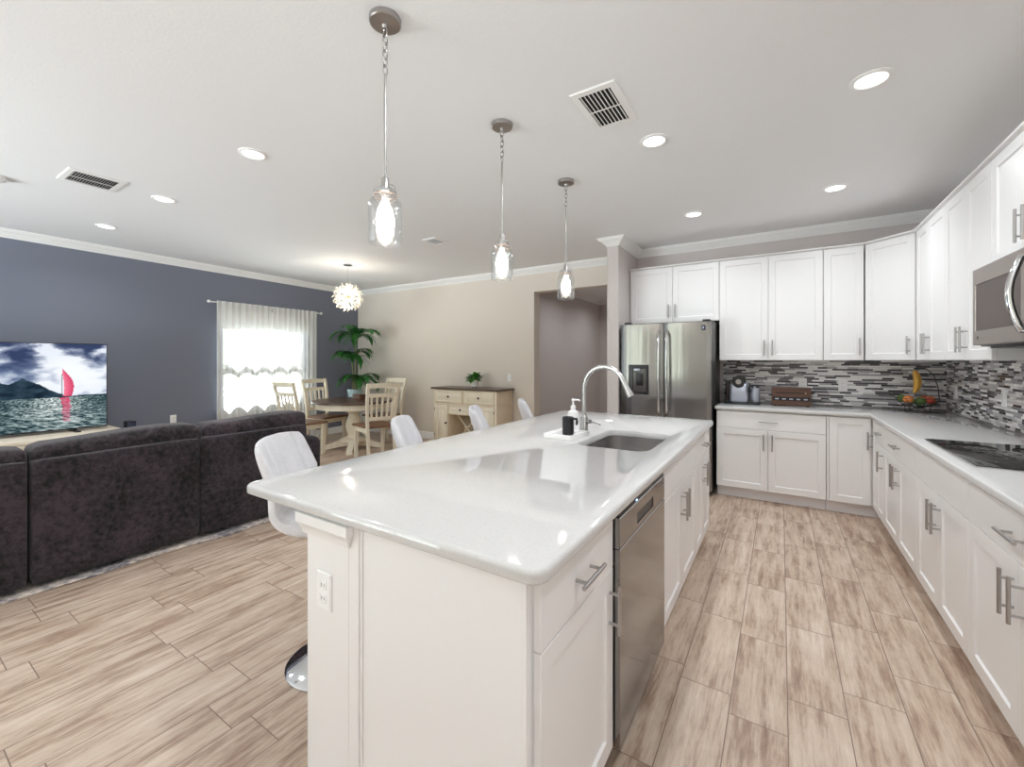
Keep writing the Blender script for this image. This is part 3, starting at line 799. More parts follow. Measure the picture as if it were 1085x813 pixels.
# dishwasher
t = thing('dishwasher', 'stainless steel dishwasher with pocket handle in the island', 'dishwasher', (IF, 1.352, 0), RI)
DW = .632
MB().box(.002, DW - .002, .022, .58, .10, .872, .002, 1).build('body', M['dark_metal'], t)
MB().box(.004, DW - .004, .06, .5, .001, .0995).build('toe_kick', M['black'], t)
d = MB().loops([rect(.003, DW - .003, .105, .752, .021), rect(.003, DW - .003, .105, .752, -.016), rect(.006, DW - .006, .108, .749, -.019)]).build('door_panel', M['dw'], t)
d = MB().loops([rect(.003, DW - .003, .755, .856, .021), rect(.003, DW - .003, .755, .856, -.016), rect(.006, DW - .006, .758, .853, -.019), rect(.20, .43, .775, .815, -.019), rect(.2005, .4295, .7755, .8145, -.002)]).build('control_panel', M['dw'], t)
MB().box(.2015, .4285, -.0155, -.0025, .7765, .8135).build('pocket_handle', M['black'], d)
MB().box(.006, DW - .006, -.015, .02, .8565, .868, .002).build('top_controls', M['black'], t)
MB().box(.20, .212, -.0165, -.0152, .8585, .8635).build('indicator_light', M['led'], t)

# ------------------------------------------------------------------ bar stools
def stool(loc, rz, label):
    t = thing('bar_stool', label, 'bar stool', loc, rz, 'white bar stools along the island')
    MB().lathe([(.20, .0005), (.20, .006), (.19, .012), (.12, .020), (.05, .032), (.032, .05)], 40).build('base', M['chrome'], t)
    MB().lathe([(.028, .045), (.028, .34), (.020, .345), (.020, .59), (.05, .595), (.06, .6195)], 24).build('pole', M['chrome'], t)
    fr = MB(); fr.tube([(.026, .0, .24), (.06, .0, .24)], .01, 8)
    fr.tube([(.05 + .11 * math.cos(a), .13 * math.sin(a), .24) for a in [(-PI + .25) + (2 * PI - .5) * i / 24 for i in range(25)]], .010, 8)
    fr.build('footrest', M['chrome'], t)
    MB().tube([(.0, -.03, .60), (.0, -.12, .595), (.0, -.17, .59)], .005, 8).build('lever', M['chrome'], t)
    # padded one-piece shell: centre line from seat front, round the hip, up the back
    key = [  # x, z, half thickness, half width, droop of the outer edges
        (.225, .668, .020, .160, 0), (.212, .670, .036, .180, 0), (.16, .671, .046, .196, 0), (.06, .670, .049, .202, 0), (-.03, .670, .050, .203, 0),
        (-.095, .676, .050, .203, 0), (-.145, .698, .046, .203, 0), (-.175, .738, .041, .202, .0), (-.196, .785, .037, .201, .004), (-.220, .840, .035, .200, .010),
        (-.244, .900, .032, .198, .014), (-.266, .960, .029, .195, .022), (-.280, 1.006, .023, .190, .030), (-.287, 1.030, .011, .180, .034)]
    st_ = []
    for i in range(len(key) - 1):
        p0, p1, p2, p3 = key[max(i - 1, 0)], key[i], key[i + 1], key[min(i + 2, len(key) - 1)]
        for q_ in range(3):
            f = q_ / 3
            st_.append([.5 * (2 * b + (c - a) * f + (2 * a - 5 * b + 4 * c - d) * f * f + (3 * b - a - 3 * c + d) * f ** 3) for a, b, c, d in zip(p0, p1, p2, p3)])
    st_.append(list(key[-1]))
    Ls = []; N = 150
    for i, (px, pz, ht, hw, dr) in enumerate(st_):
        a = Vector(st_[max(i - 1, 0)][:2]); b = Vector(st_[min(i + 1, len(st_) - 1)][:2]); dvec = (b - a).normalized()
        nx, nz = dvec.y, -dvec.x     # towards the sitter: up on the seat, forwards on the back
        back = max(0, min(1, (pz - .72) / .12))
        L = []
        for k in range(N):
            th = 2 * PI * k / N; c_, s_ = math.cos(th), math.sin(th)
            wy = hw * math.copysign(abs(c_) ** .5, c_); hh = ht * math.copysign(abs(s_) ** .6, s_)
            wrap = .050 * back * (wy / .2) ** 2
            if s_ > 0.2 and 4 < i < len(st_) - 2:
                gp = (wy / .2) * 2.5 - .5
                hh -= .012 * math.exp(-((gp - round(gp)) / .10) ** 2)
            L.append((px + nx * (hh + wrap), wy, pz + nz * (hh + wrap) - dr * (wy / .2) ** 2))
        Ls.append(L)
    sm = MB().loops(Ls); sm.build('seat_shell', M['stool'], t, sharp=60)
    return t
# the centre line's normal must look at the sitter; flip if it looks away
SR = .58
st = stool((-1.735, 1.21, 0), SR, 'white padded bar stool at the near corner of the island, chrome base showing')
for y, lab in ((1.955, 'white padded bar stool second from the near island end, before the dining chairs'),
               (2.695, 'white padded bar stool in front of the cream sideboard, third along the island'),
               (3.40, 'white padded bar stool at the far end of the island, beside the hall opening')):
    dup(st, (-1.735, y, 0), SR, lab)

# ------------------------------------------------------------------ pendants, downlights, vents
def pendant(loc, label):
    t = thing('pendant_light', label, 'pendant light', loc, 0, 'glass jar pendants over the island')
    MB().lathe([(.062, -.0005), (.062, -.018), (.058, -.022), (.012, -.026), (.009, -.04)], 30).build('canopy', M['nickel'], t)
    for i in range(6):
        mm = MB(); mm.torus((0, 0, 0), .011, .0022, 'x' if i % 2 else 'y', 14, 6)
        for v in mm.b.verts: v.co.z = v.co.z * 1.75 - .055 - i * .030
        mm.build('chain_link', M['nickel'], t)
    MB().cyl((0, 0, -.222), (0, 0, -.64), .0055).build('rod', M['nickel'], t)
    MB().lathe([(.007, -.632), (.015, -.640), (.017, -.668), (.019, -.672), (.019, -.70), (.013, -.72)], 20).build('socket', M['nickel'], t)
    l = MB().lathe([(.020, -.684), (.040, -.686), (.045, -.692), (.045, -.704), (.020, -.706)], 30, cap0=False, cap1=False).build('jar_lid', M['lid'], t)
    w = MB()
    w.tube([(.046, .0, -.735), (.058, 0, -.715), (.056, 0, -.69), (.046, 0, -.676), (.02, 0, -.668)], .0018, 6)
    w.tube([(-.046, .0, -.735), (-.058, 0, -.715), (-.056, 0, -.69), (-.046, 0, -.676), (-.02, 0, -.668)], .0018, 6)
    w.torus((0, 0, -.722), .046, .0018, 'z', 26, 6); w.build('wire_bail', M['nickel'], t)
    MB().lathe([(.0455, -.7075), (.0465, -.7075), (.0465, -.712), (.0455, -.712)], 26, cap0=False, cap1=False).build('seal_ring', M['copper'], t)
    prof = [(.047, -.713), (.048, -.722), (.058, -.729), (.064, -.740), (.065, -.78), (.065, -.885), (.064, -.900), (.0605, -.902), (.0615, -.885), (.0615, -.78), (.060, -.744), (.055, -.734), (.045, -.724)]
    MB().lathe(prof, 36, cap0=False, cap1=False).build('glass_jar', M['glass'], t)
    MB().lathe([(.012, -.718), (.014, -.735), (.029, -.765), (.036, -.80), (.035, -.83), (.025, -.855), (.008, -.868)], 22).build('bulb', M['bulb'], t)
    light('bulb_light', 'POINT', (0, 0, -.80), PEND_W, (1, .96, .91), t, shadow_soft_size=.037)
    return t
pa = pendant((-1.339, 1.165, CEIL), 'glass jar pendant nearest the camera, its ceiling cap out of sight')
dup(pa, (-1.365, 2.046, CEIL), 0, 'glass jar pendant in the middle of the three over the island')
dup(pa, (-1.385, 2.955, CEIL), 0, 'glass jar pendant farthest along the island, in front of the hall opening')

def downlight(loc, label):
    t = thing('recessed_light', label, 'ceiling light', loc, 0, 'recessed ceiling lights')
    MB().lathe([(.085, -.0005), (.085, -.004), (.078, -.008), (.066, -.0085), (.062, -.003)], 36, cap0=False, cap1=False).build('trim_ring', M['trim'], t)
    MB().lathe([(.0655, -.0008), (.0615, -.0032), (.03, -.0042), (.005, -.0045)], 30).build('lens', M['lens'], t)
    light('lamp', 'AREA', (0, 0, -.0125), DOWN_W, (.90, .96, 1), t, shape='DISK', size=.115, spread=math.radians(152))
    return t
dl = downlight((.37, 2.68, CEIL), 'recessed ceiling light in front of the microwave wall, nearest the cooktop')
for (x, y), lab in (((-.668, 2.705), 'recessed ceiling light beside the square ceiling vent, above the island sink side'),
                    ((.363, 4.21), 'recessed ceiling light above the inner counter corner, in front of the fruit bowl'),
                    ((-.69, 4.262), 'recessed ceiling light in front of the fridge'),
                    ((-2.953, 1.457), 'recessed ceiling light nearest the pendants on the living room side'),
                    ((-4.417, 1.464), 'recessed ceiling light next to the slotted living room vent'),
                    ((-5.815, 1.448), 'recessed ceiling light nearest the slate blue wall'),
                    ((.37, 1.15), 'added unseen recessed light over the near end of the cooktop counter'),  # this and the next: unseen lamps added to light the near kitchen
                    ((-.68, 1.15), 'added unseen recessed light over the near end of the island'),
                    ((-2.6, 6.9), 'recessed ceiling light in the hall'),
                    ((-2.6, 8.4), 'added unseen recessed light deeper in the hall'),  # extra lamp added to brighten the hall
                    ((-5.815, -1.1), 'added recessed ceiling light behind the camera, near the slate blue wall'),  # last two: unseen lamps added for more light in the room
                    ((-2.95, -1.1), 'added recessed ceiling light behind the camera, in the living room')):
    dup(dl, (x, y, CEIL - (.0012 if y > 6 else 0)), 0, lab)

def vent(name, label, x0, x1, y0, y1, along, nsl, rows, group):
    cx_, cy_ = (x0 + x1) / 2, (y0 + y1) / 2; t = thing(name, label, 'vent', (cx_, cy_, CEIL), 0, group)
    a, b = (x1 - x0) / 2, (y1 - y0) / 2; fw = .036
    R4 = lambda k, z: [(-a + k, -b + k, z), (a - k, -b + k, z), (a - k, b - k, z), (-a + k, b - k, z)]
    MB().loops([R4(0, -.0005), R4(0, -.003), R4(.004, -.008), R4(fw, -.010), R4(fw, -.002)], False, False).build('frame', M['trim'], t)
    MB().box(-a + fw + .0005, a - fw - .0005, -b + fw + .0005, b - fw - .0005, -.0022, -.0006).build('duct_back', M['dark_gap'], t)
    ia, ib = a - fw, b - fw
    for i in range(nsl):
        mm = MB()
        if along == 'y':
            c = -ia + 2 * ia * (i + .5) / nsl; w = ia / nsl
            mm.loops([[(c - w * .62, y, -.0024), (c + w * .25, y, -.0098), (c + w * .38, y, -.0098), (c - w * .40, y, -.0024)] for y in (-ib, ib)])
        else:
            c = -ib + 2 * ib * (i + .5) / nsl; w = ib / nsl
            mm.loops([[(x, c + w * .62, -.0024), (x, c - w * .25, -.0098), (x, c - w * .38, -.0098), (x, c + w * .40, -.0024)] for x in (-ia, ia)])
        mm.build('slat', M['trim'], t)
    for r in range(1, rows):
        mm = MB()
        if along == 'y': mm.box(-ia, ia, -ib + 2 * ib * r / rows - .006, -ib + 2 * ib * r / rows + .006, -.0106, -.0099)
        else: mm.box(-ia + 2 * ia * r / rows - .006, -ia + 2 * ia * r / rows + .006, -ib, ib, -.0106, -.0099)
        mm.build('crossbar', M['trim'], t)
    return t
vent('ceiling_vent', 'square white ceiling vent with dark slots above the island sink side', -.925, -.683, 2.008, 2.406, 'y', 8, 2, 'ceiling vents')
vent('ceiling_vent', 'slotted ceiling vent above the sofa in the living room', -4.573, -4.242, .858, 1.18, 'x', 16, 2, 'ceiling vents')
vent('ceiling_vent', 'small flat white ceiling vent between the pendants and the dining area', -3.44, -3.235, 3.515, 3.76, 'x', 12, 1, 'ceiling vents')
t = thing('smoke_detector', 'round white smoke detector on the ceiling above the sofa', 'smoke detector', (-4.93, .60, CEIL))
MB().lathe([(.068, -.0005), (.068, -.012), (.062, -.030), (.045, -.036), (.02, -.038)], 30).build('housing', M['white_plastic'], t)
MB().lathe([(.014, -.0381), (.012, -.041), (.004, -.042)], 16).build('test_button', M['toe'], t)

# ------------------------------------------------------------------ chandelier
t = thing('chandelier', 'round starburst chandelier of glowing glass buds above the dining table', 'chandelier', (-5.20, 3.85, CEIL))
CZ = -.47
MB().lathe([(.065, -.0005), (.065, -.018), (.05, -.024), (.006, -.026)], 28).build('canopy', M['chrome'], t)
MB().cyl((0, 0, -.024), (0, 0, CZ + .04), .003, seg=8).build('hanging_rod', M['chrome'], t)
MB().sphere((0, 0, CZ), .045, 16, 10).build('hub', M['gold'], t)
bm_ = MB(); random.seed(3)
bm_.cyl((0, 0, .04), (0, 0, .13), .0016, seg=5)
for k in range(5):
    a = 2 * PI * k / 5; l = .04 + .012 * (k % 2)
    pt = (l * math.cos(a) * .9, l * math.sin(a) * .9, .155 + .02 * (k % 3))
    bm_.cyl((0, 0, .13), pt, .0013, seg=5); bm_.sphere(pt, .0082, 8, 6, (1, 1, 1.35))
bm_.cyl((0, 0, .13), (0, 0, .195), .0013, seg=5); bm_.sphere((0, 0, .205), .0082, 8, 6, (1, 1, 1.35))
br = bm_.build('branch', M['bud'], t); br.location = (0, 0, CZ)
NB = 40
for i in range(NB):
    z = 1 - 2 * (i + .5) / NB; ph = i * 2.39996; r = math.sqrt(1 - z * z)
    dvec = Vector((r * math.cos(ph), r * math.sin(ph), z))
    b2 = br if i == 0 else br.copy()
    if i: C.objects.link(b2); b2.parent = t
    b2.rotation_euler = dvec.to_track_quat('Z', 'Y').to_euler(); b2.location = (0, 0, CZ)
for k in range(6):
    a = 2 * PI * k / 6
    MB().sphere((.075 * math.cos(a), .075 * math.sin(a), CZ + (.03 if k % 2 else -.03)), .011, 10, 8).build('bulb', M['bulb'], t)
for k in range(2): light('bulb_light', 'POINT', (0, 0, CZ + (.085 if k else -.085)), CHAND_W / 2, (1, .9, .76), t, shadow_soft_size=.03)

# ------------------------------------------------------------------ living side: sofa, rug, television
SXR = -3.745
t = thing('sectional_sofa', 'dark charcoal chenille sectional sofa seen from behind', 'sofa', (-4.25, 1.0, 0))
o = (-4.25, 1.0, 0)
def cush(name, x0, x1, y0, y1, z0, z1, r, mat, amp=.012, pu=1.0, seg=14, lean=0.0):
    """soft pillow-like block: rounded box pushed out a little on every face"""
    m = MB(); b = m.b
    bmesh.ops.create_cube(b, size=2.0)
    bmesh.ops.subdivide_edges(b, edges=b.edges[:], cuts=seg, use_grid_fill=True)
    hx, hy, hz = (x1 - x0) / 2, (y1 - y0) / 2, (z1 - z0) / 2; c = Vector(((x0 + x1) / 2, (y0 + y1) / 2, (z0 + z1) / 2))
    sd = (x0 * 3.1 + y0 * 7.7 + z0 * 1.3)
    for v in b.verts:
        p = v.co.copy(); q_ = Vector((p.x * hx, p.y * hy, p.z * hz))
        core = Vector((max(-hx + r, min(hx - r, q_.x)), max(-hy + r, min(hy - r, q_.y)), max(-hz + r, min(hz - r, q_.z))))
        d_ = q_ - core
        if d_.length > 1e-6: q_ = core + d_.normalized() * r
        puff = (1 - p.x ** 2) * (1 - p.y ** 2) + (1 - p.z ** 2) * (1 - p.y ** 2) * .8 + (1 - p.x ** 2) * (1 - p.z ** 2) * .8
        nrm = Vector((p.x if abs(p.x) > .99 else 0, p.y if abs(p.y) > .99 else 0, p.z if abs(p.z) > .99 else 0))
        q_ += nrm * amp * pu * puff
        q_ += Vector((math.sin(q_.y * 9 + sd) * .3, math.sin(q_.x * 8 + sd * 2) * .3, math.sin(q_.y * 5.3 + sd * 1.7))) * amp * .8
        q_.x -= lean * (q_.z + hz)
        v.co = q_ + c
    return m.build(name, mat, t, sharp=80, org=o)
SB = [(-.62, .588), (.604, 1.468), (1.476, 2.335)]
for y0, y1 in SB: cush('back_frame', SXR - .17, SXR, y0, y1, .035, .775, .022, M['sofa'], .003)
for (y0, y1), zt in zip([(-.60, .60), (.62, 1.515), (1.53, 2.37)], (.850, .866, .876)): cush('back_cushion', SXR - .34, SXR - .06, y0, y1, .50, zt, .05, M['sofa_c'], .016)
for y0, y1 in [(-.60, .58), (.585, 1.465), (1.475, 2.325)]: cush('seat_cushion', SXR - .98, SXR - .31, y0, y1, .29, .46, .05, M['sofa_c'], .012)
cush('base_frame', SXR - .97, SXR - .172, -.61, 2.33, .06, .285, .02, M['sofa'], .002)
cush('arm', SXR - .98, SXR - .01, 2.337, 2.50, .05, .64, .06, M['sofa'], .006)
for x in (SXR - .9, SXR - .08):
    for y in (-.5, 1.0, 2.4): MB().box(x - .03, x + .03, y - .03, y + .03, .0095, .06).build('foot', M['black'], t, org=o)
# rug with a wavy edge under the sofa
def rugf(u, v):
    y = -1.0 + 3.3 * v; x = -5.9 + (2.16 + .06 + .018 * math.sin(y * 9.0) + .016 * math.sin(y * 3.7 + 1)) * u
    return (x, y, .006 + (.004 * max(0, math.sin(y * 9 + 1)) * (u > .97)))
rg = MB().grid(rugf, 60, 120).build('area_rug', M['rug'], solid=.005)
tag(rg, 'pale patterned area rug peeking out from under the sofa', 'rug')

# TV console, television, speaker
t = thing('tv_console', 'pale oak media console under the television', 'console', (-6.35, .7, 0)); o = (-6.35, .7, 0)
MB().box(-6.70, -5.99, -.35, 1.68, .575, .612, .004).build('top', M['console'], t, org=o)
MB().box(-6.68, -6.02, -.33, 1.66, .10, .574, .003).build('cabinet_body', M['console'], t, org=o)
for k in range(3):
    y0 = -.33 + k * .664
    d = MB().box(-6.019, -6.001, y0 + .004, y0 + .66, .11, .57, .003).build('door', M['console'], t, org=o)
    MB().cyl((-5.985, y0 + .6, .32), (-5.985, y0 + .6, .40), .005).build('handle', M['nickel'], d, org=o)
for x in (-6.62, -6.08):
    for y in (-.27, 1.60): MB().box(x - .025, x + .025, y - .025, y + .025, .0005, .0995).build('leg', M['console'], t, org=o)
TX, TY0, TY1, TZ0, TZ1 = -6.385, -.075, 1.596, .638, 1.555
t = thing('television', 'large flat television showing a pink sailboat on a mountain lake', 'television', (TX, .76, .613)); o = (TX, .76, .613)
MB().box(TX - .035, TX, TY0, TY1, TZ0, TZ1, .004).build('housing', M['black'], t, org=o)
for y in (.12, 1.34): MB().loops([[(TX - .14, y - .02, z), (TX + .12, y - .02, z), (TX + .12, y + .02, z), (TX - .14, y + .02, z)] for z in (.613, .621)]).build('foot', M['black'], t, org=o); 
for y in (.12, 1.34): MB().box(TX - .028, TX - .008, y - .014, y + .014, .6215, TZ0 + .01).build('foot_stem', M['black'], t, org=o)
def vnoise(x, y, s=0):
    def hsh(i, j): 
        n = math.sin(i * 127.1 + j * 311.7 + s * 74.7) * 43758.5453; return n - math.floor(n)
    i, j = math.floor(x), math.floor(y); fx, fy = x - i, y - j
    fx = fx * fx * (3 - 2 * fx); fy = fy * fy * (3 - 2 * fy)
    return (hsh(i, j) * (1 - fx) + hsh(i + 1, j) * fx) * (1 - fy) + (hsh(i, j + 1) * (1 - fx) + hsh(i + 1, j + 1) * fx) * fy
def fbm(x, y, s=0, o_=5):
    r, a = 0, .5
    for k in range(o_): r += a * vnoise(x, y, s + k); x *= 2.03; y *= 2.03; a *= .5
    return r
def lerp3(a, b, f):
    f = max(0, min(1, f)); return tuple(x + (y - x) * f for x, y in zip(a, b))
def picture(u, v):
    """u 0..1 along the screen, v 0..1 upwards: lake, mountains, clouds and a sailing boat (sRGB 0-255)"""
    hz = .375
    bu = .79
    if v > hz:
        q_ = (v - hz) / (1 - hz)
        n = fbm(u * 9 + 1.2 * fbm(u * 5, v * 6, 9), v * 10 + 3, 2, 6)
        glow = math.exp(-((u - .84) / .22) ** 2 - ((q_ - .42) / .40) ** 2)
        c_ = lerp3((92, 108, 140), (214, 220, 230), (n - .34) * 3.2 + glow * .55)
        c_ = lerp3(c_, (250, 251, 252), glow * (.30 + .6 * max(0, n - .30)))
        dk = max(0, (q_ - .50) * 2.0) * max(0, .62 - n) * 4.2 + max(0, .40 - n) * 2.4 * (1 - glow)
        c_ = lerp3(c_, (44, 54, 86), min(.85, dk))
        mh = max(.03, .33 - 1.15 * abs(u - .50) + .07 * (fbm(u * 22, 0, 5) - .5), .36 - 1.9 * abs(u - .625) ** 1.0 + .06 * (fbm(u * 30, 0, 7) - .5), (.12 - .9 * abs(u - .70)) )
        if u > .80: mh = .024 if u > .86 else .012
        if q_ < mh: c_ = lerp3((52, 72, 86), (22, 34, 46), (fbm(u * 26, v * 26, 4) - .25) * 1.8)
    else:
        q_ = (hz - v) / hz
        n = fbm(u * 60 / (.35 + q_), q_ * 46 / (.5 + .5 * q_), 12, 6)
        n2 = fbm(u * 9, q_ * 12, 21, 4)
        glow = math.exp(-((u - .76) / (.10 + .14 * q_)) ** 2) * (1 - .55 * q_)
        c_ = lerp3((34, 54, 60), (140, 160, 160), (n - .40) * 3.0 * (.6 + .5 * n2) + glow * .35)
        c_ = lerp3(c_, (232, 238, 234), glow * max(0, n - .36) * 3.2)
        if abs(u - bu - .018 - .012 * (vnoise(q_ * 16, 0, 3) - .5)) < .020 * (1 - q_ * .3) and q_ < .78:
            c_ = lerp3(c_, (206, 70, 104), .80 * (1.2 - q_) * (.55 + .7 * vnoise(u * 60, q_ * 30, 8)))
    # hull, mast and sail
    if abs(v - hz - .005) < .014 and abs(u - bu + .002) < .017 - abs(v - hz) * .3: c_ = (50, 58, 66)
    if hz < v < hz + .27 and abs(u - bu + .001) < .0016: c_ = (70, 70, 80)
    if hz + .012 < v < hz + .335:
        s_ = (v - hz - .012) / .323
        right = bu + .004 + .050 * math.sin(PI * min(1, .30 + .62 * s_ ** 1.1)) * (1 - s_ ** 5)
        left = bu + .001 + .014 * math.sin(PI * (1 - s_) * .9) * (1 - s_)
        if left < u < right: c_ = lerp3((232, 122, 146), (198, 62, 98), ((u - left) / max(1e-4, right - left)))
    return c_
NU, NV = 300, 170
def scr(u, v): return (TX + .0006, TY0 + .008 + (TY1 - TY0 - .016) * u, TZ0 + .012 + (TZ1 - TZ0 - .020) * v)
sm = MB().grid(scr, NU, NV)
so = sm.build('screen', M['pic'], t, org=o)
ca = so.data.color_attributes.new('pic', 'FLOAT_COLOR', 'POINT')
k = 0
for i in range(NU + 1):
    for j in range(NV + 1):
        ca.data[k].color = srgb(*picture(i / NU, j / NV)); k += 1
t = thing('speaker', 'small black speaker standing between the television and the sofa back', 'speaker', (-6.45, 1.80, 0)); o = (-6.45, 1.80, 0)
MB().box(-6.51, -6.39, 1.765, 1.852, .10, .662, .006).build('cabinet', M['black'], t, org=o)
MB().box(-6.389, -6.384, 1.772, 1.845, .14, .650, .002).build('grille', M['navy'], t, org=o)
MB().box(-6.55, -6.35, 1.74, 1.875, .0005, .0995, .004).build('stand_base', M['black'], t, org=o)

# ------------------------------------------------------------------ window dressing
RY0, RY1, RZ_ = 2.815, 4.60, 2.215
cr = thing('curtain_rod', 'thin white curtain rod with ball ends above the dining window', 'curtain rod', tuple(LT @ Vector((0, (RY0 + RY1) / 2, RZ_))), LWA)
L2 = (RY1 - RY0) / 2
MB().cyl((.075, -L2, 0), (.075, L2, 0), .008, seg=12).build('rod', M['white_plastic'], cr)
for s in (-1, 1):
    MB().sphere((.075, s * (L2 + .018), 0), .022).build('finial', M['white_plastic'], cr)
    MB().cyl((.0005, s * (L2 - .06), 0), (.075, s * (L2 - .06), 0), .006, seg=8).build('bracket', M['white_plastic'], cr)
def curtain(name, label, y0, y1, z0, z1, x, mat, waves, amp, group, cat='curtain', bottom=None, top=None):
    t = thing(name, label, cat, tuple(LT @ Vector((0, (y0 + y1) / 2, z0))), LWA, group)
    def f(u, v):
        y = (y0 - y1) / 2 + (y1 - y0) * u
        zz = (bottom(u) if bottom else 0.0)
        zt = top(u) if top else (z1 - z0)
        z = zz + (zt - zz) * v
        a = amp * (1 - .35 * v)
        return (x + a * math.sin(2 * PI * waves * u + .6 * math.sin(9 * u)) + .3 * a * math.sin(2 * PI * waves * 2.3 * u + v), y, z)
    MB().grid(f, max(160, int(waves * 14)), 12).build('cloth', mat, t, sharp=80)
    return t
curtain('curtain', 'sheer white curtain panel over the half of the window nearer the television', 2.885, 3.69, .02, 2.235, .11, M['sheer'], 9, .017, 'sheer curtains')
curtain('curtain', 'sheer white curtain panel over the half of the window nearer the palm', 3.70, 4.50, .02, 2.235, .11, M['sheer'], 9, .017, 'sheer curtains')
curtain('window_valance', 'gathered white lace valance across the top of the dining window', 2.95, 4.42, 1.83, 2.15, .032, M['lace'], 15, .006, None, 'valance')
sc_ = lambda u, n=5.5: abs(math.sin(PI * n * u))
M['lace_trim'] = sheer('lace_trim_shade_grey', srgb(132, 132, 134), 0.0, 0.01)  # white lace coloured grey, its shade against the bright window
curtain('lace_border', 'scalloped lace border hanging at the middle of the dining window', 2.96, 4.40, 1.10, 1.26, .030, M['lace_trim'], 12, .004, 'lace borders of the window', 'lace', lambda u: .075 * sc_(u), lambda u: .085 + .085 * sc_(u))
curtain('lace_border', 'scalloped lace border along the foot of the dining window', 2.96, 4.40, .505, .68, .036, M['lace_trim'], 12, .004, 'lace borders of the window', 'lace', None, lambda u: .07 + .10 * sc_(u + .09))

# ------------------------------------------------------------------ dining set
TCX, TCY = -5.61, 4.26
t = thing('dining_table', 'round cream pedestal dining table with a dark brown top', 'dining table', (TCX, TCY, 0))
MB().lathe([(.10, .728), (.585, .728), (.60, .735), (.60, .752), (.592, .76), (.05, .7605)], 64).build('tabletop', M['brown'], t)
MB().lathe([(.53, .64), (.535, .642), (.535, .7275), (.10, .7275)], 64).build('apron', M['cream'], t)
MB().lathe([(.20, .13), (.20, .16), (.10, .19), (.085, .22), (.11, .30), (.125, .36), (.10, .46), (.075, .52), (.075, .55), (.13, .60), (.16, .639)], 36).build('pedestal', M['cream'], t)
for k in range(4):
    a = PI / 4 + k * PI / 2
    mm = MB(); Ls = []
    for s, hz_, w, zb in ((.06, .16, .045, .06), (.20, .15, .045, .045), (.32, .10, .042, .02), (.42, .07, .045, .001), (.455, .055, .04, .001)):
        Ls.append([(s * math.cos(a) - y * math.sin(a), s * math.sin(a) + y * math.cos(a), z) for y, z in ((-w, zb), (w, zb), (w, hz_), (-w, hz_))])
    mm.loops(Ls).build('foot', M['cream'], t)
def chair(loc, rz, label):
    """faces local +y"""
    t = thing('dining_chair', label, 'dining chair', loc, rz, 'chairs around the dining table')
    W = .225
    Ls = [[(x * s, (-.02 if y < 0 else .02) + y * s2, z) for x, y in ((-.2, -.2), (.2, -.2), (.235, .22), (-.235, .22))] for s, s2, z in ((.97, .97, .452), (1, 1, .458), (1, 1, .474), (.96, .96, .482))]
    MB().loops(Ls).build('seat', M['seat'], t)
    mm = MB(); mm.box(-.19, .19, .175, .20, .385, .4515); mm.box(-.20, -.178, -.2, .175, .385, .4515); mm.box(.178, .20, -.2, .175, .385, .4515)
    mm.build('seat_rail', M['cream'], t)
    for s in (-1, 1):
        mm = MB(); mm.loops([[(s * .195 + dx * w, .19 + dy * w, z) for dx, dy in ((-1, -1), (1, -1), (1, 1), (-1, 1))] for w, z in ((.016, .0005), (.020, .03), (.018, .05), (.023, .30), (.025, .385), (.025, .4515))])
        mm.build('leg', M['cream'], t)
        mm = MB(); Ls = []
        for y, z, w in ((-.26, .0005, .018), (-.225, .22, .020), (-.205, .44, .021), (-.215, .62, .020), (-.25, .86, .019), (-.305, 1.065, .017)):
            xx = s * (.185 + .03 * max(0, (z - .44) / .6)); Ls.append([(xx + dx * .018, y + dy * w, z) for dx, dy in ((-1, -1), (1, -1), (1, 1), (-1, 1))])
        mm.loops(Ls).build('leg', M['cream'], t)
    yb = lambda z: -.205 - .10 * max(0, (z - .44) / .62) ** 1.5
    def rail(name, z0, z1, w, th=.012, arch=.0):
        mm = MB(); Ls = []
        for i in range(9):
            x = -w + 2 * w * i / 8; cv = -.016 * (1 - (x / w) ** 2)
            Ls.append([(x, yb(z0) + cv - th, z0), (x, yb(z0) + cv + th, z0), (x, yb(z1) + cv + th, z1 + arch * (1 - (x / w) ** 2)), (x, yb(z1) + cv - th, z1 + arch * (1 - (x / w) ** 2))])
        mm.loops(Ls).build(name, M['cream'], t)
    rail('crest_rail', 1.0, 1.055, .235, .013, .012)
    rail('back_rail', .875, .925, .205)
    rail('back_rail', .56, .605, .190)
    for i in range(5):
        x = -.14 + .07 * i; mm = MB(); Ls = []
        for k in range(6):
            z = .60 + .28 * k / 5; cv = -.012; x_ = x * (1 + .12 * k / 5)
            Ls.append([(x_ - .013, yb(z) + cv - .007, z), (x_ + .013, yb(z) + cv - .007, z), (x_ + .013, yb(z) + cv + .007, z), (x_ - .013, yb(z) + cv + .007, z)])
        mm.loops(Ls).build('slat', M['cream'], t)
    return t
def face(px, py): return math.atan2(TCY - py, TCX - px) - PI / 2
c0 = (-4.82, 4.01)
ch = chair((c0[0], c0[1], 0), face(*c0) - .0, 'cream slat-back dining chair nearest the island, its back to the kitchen')
for (x, y), lab in (((-5.86, 3.58), 'cream dining chair half hidden behind the sofa end, back against the window light'),
                    ((-6.24, 4.21), 'cream slat-back dining chair between the table and the curtains'),
                    ((-5.62, 4.85), 'cream dining chair on the far side of the table against the beige wall')):
    dup(ch, (x, y, 0), face(x, y) + (.42 if y < 4 else 0), lab)
t = thing('small_box', 'small dark brown box on the dining table', 'box', (-5.55, 4.32, .761))
MB().box(-.09, .09, -.06, .06, .0005, .065, .004).build('body', M['bread'], t)
MB().box(-.093, .093, -.063, .063, .0655, .082, .004).build('lid', M['bread'], t)

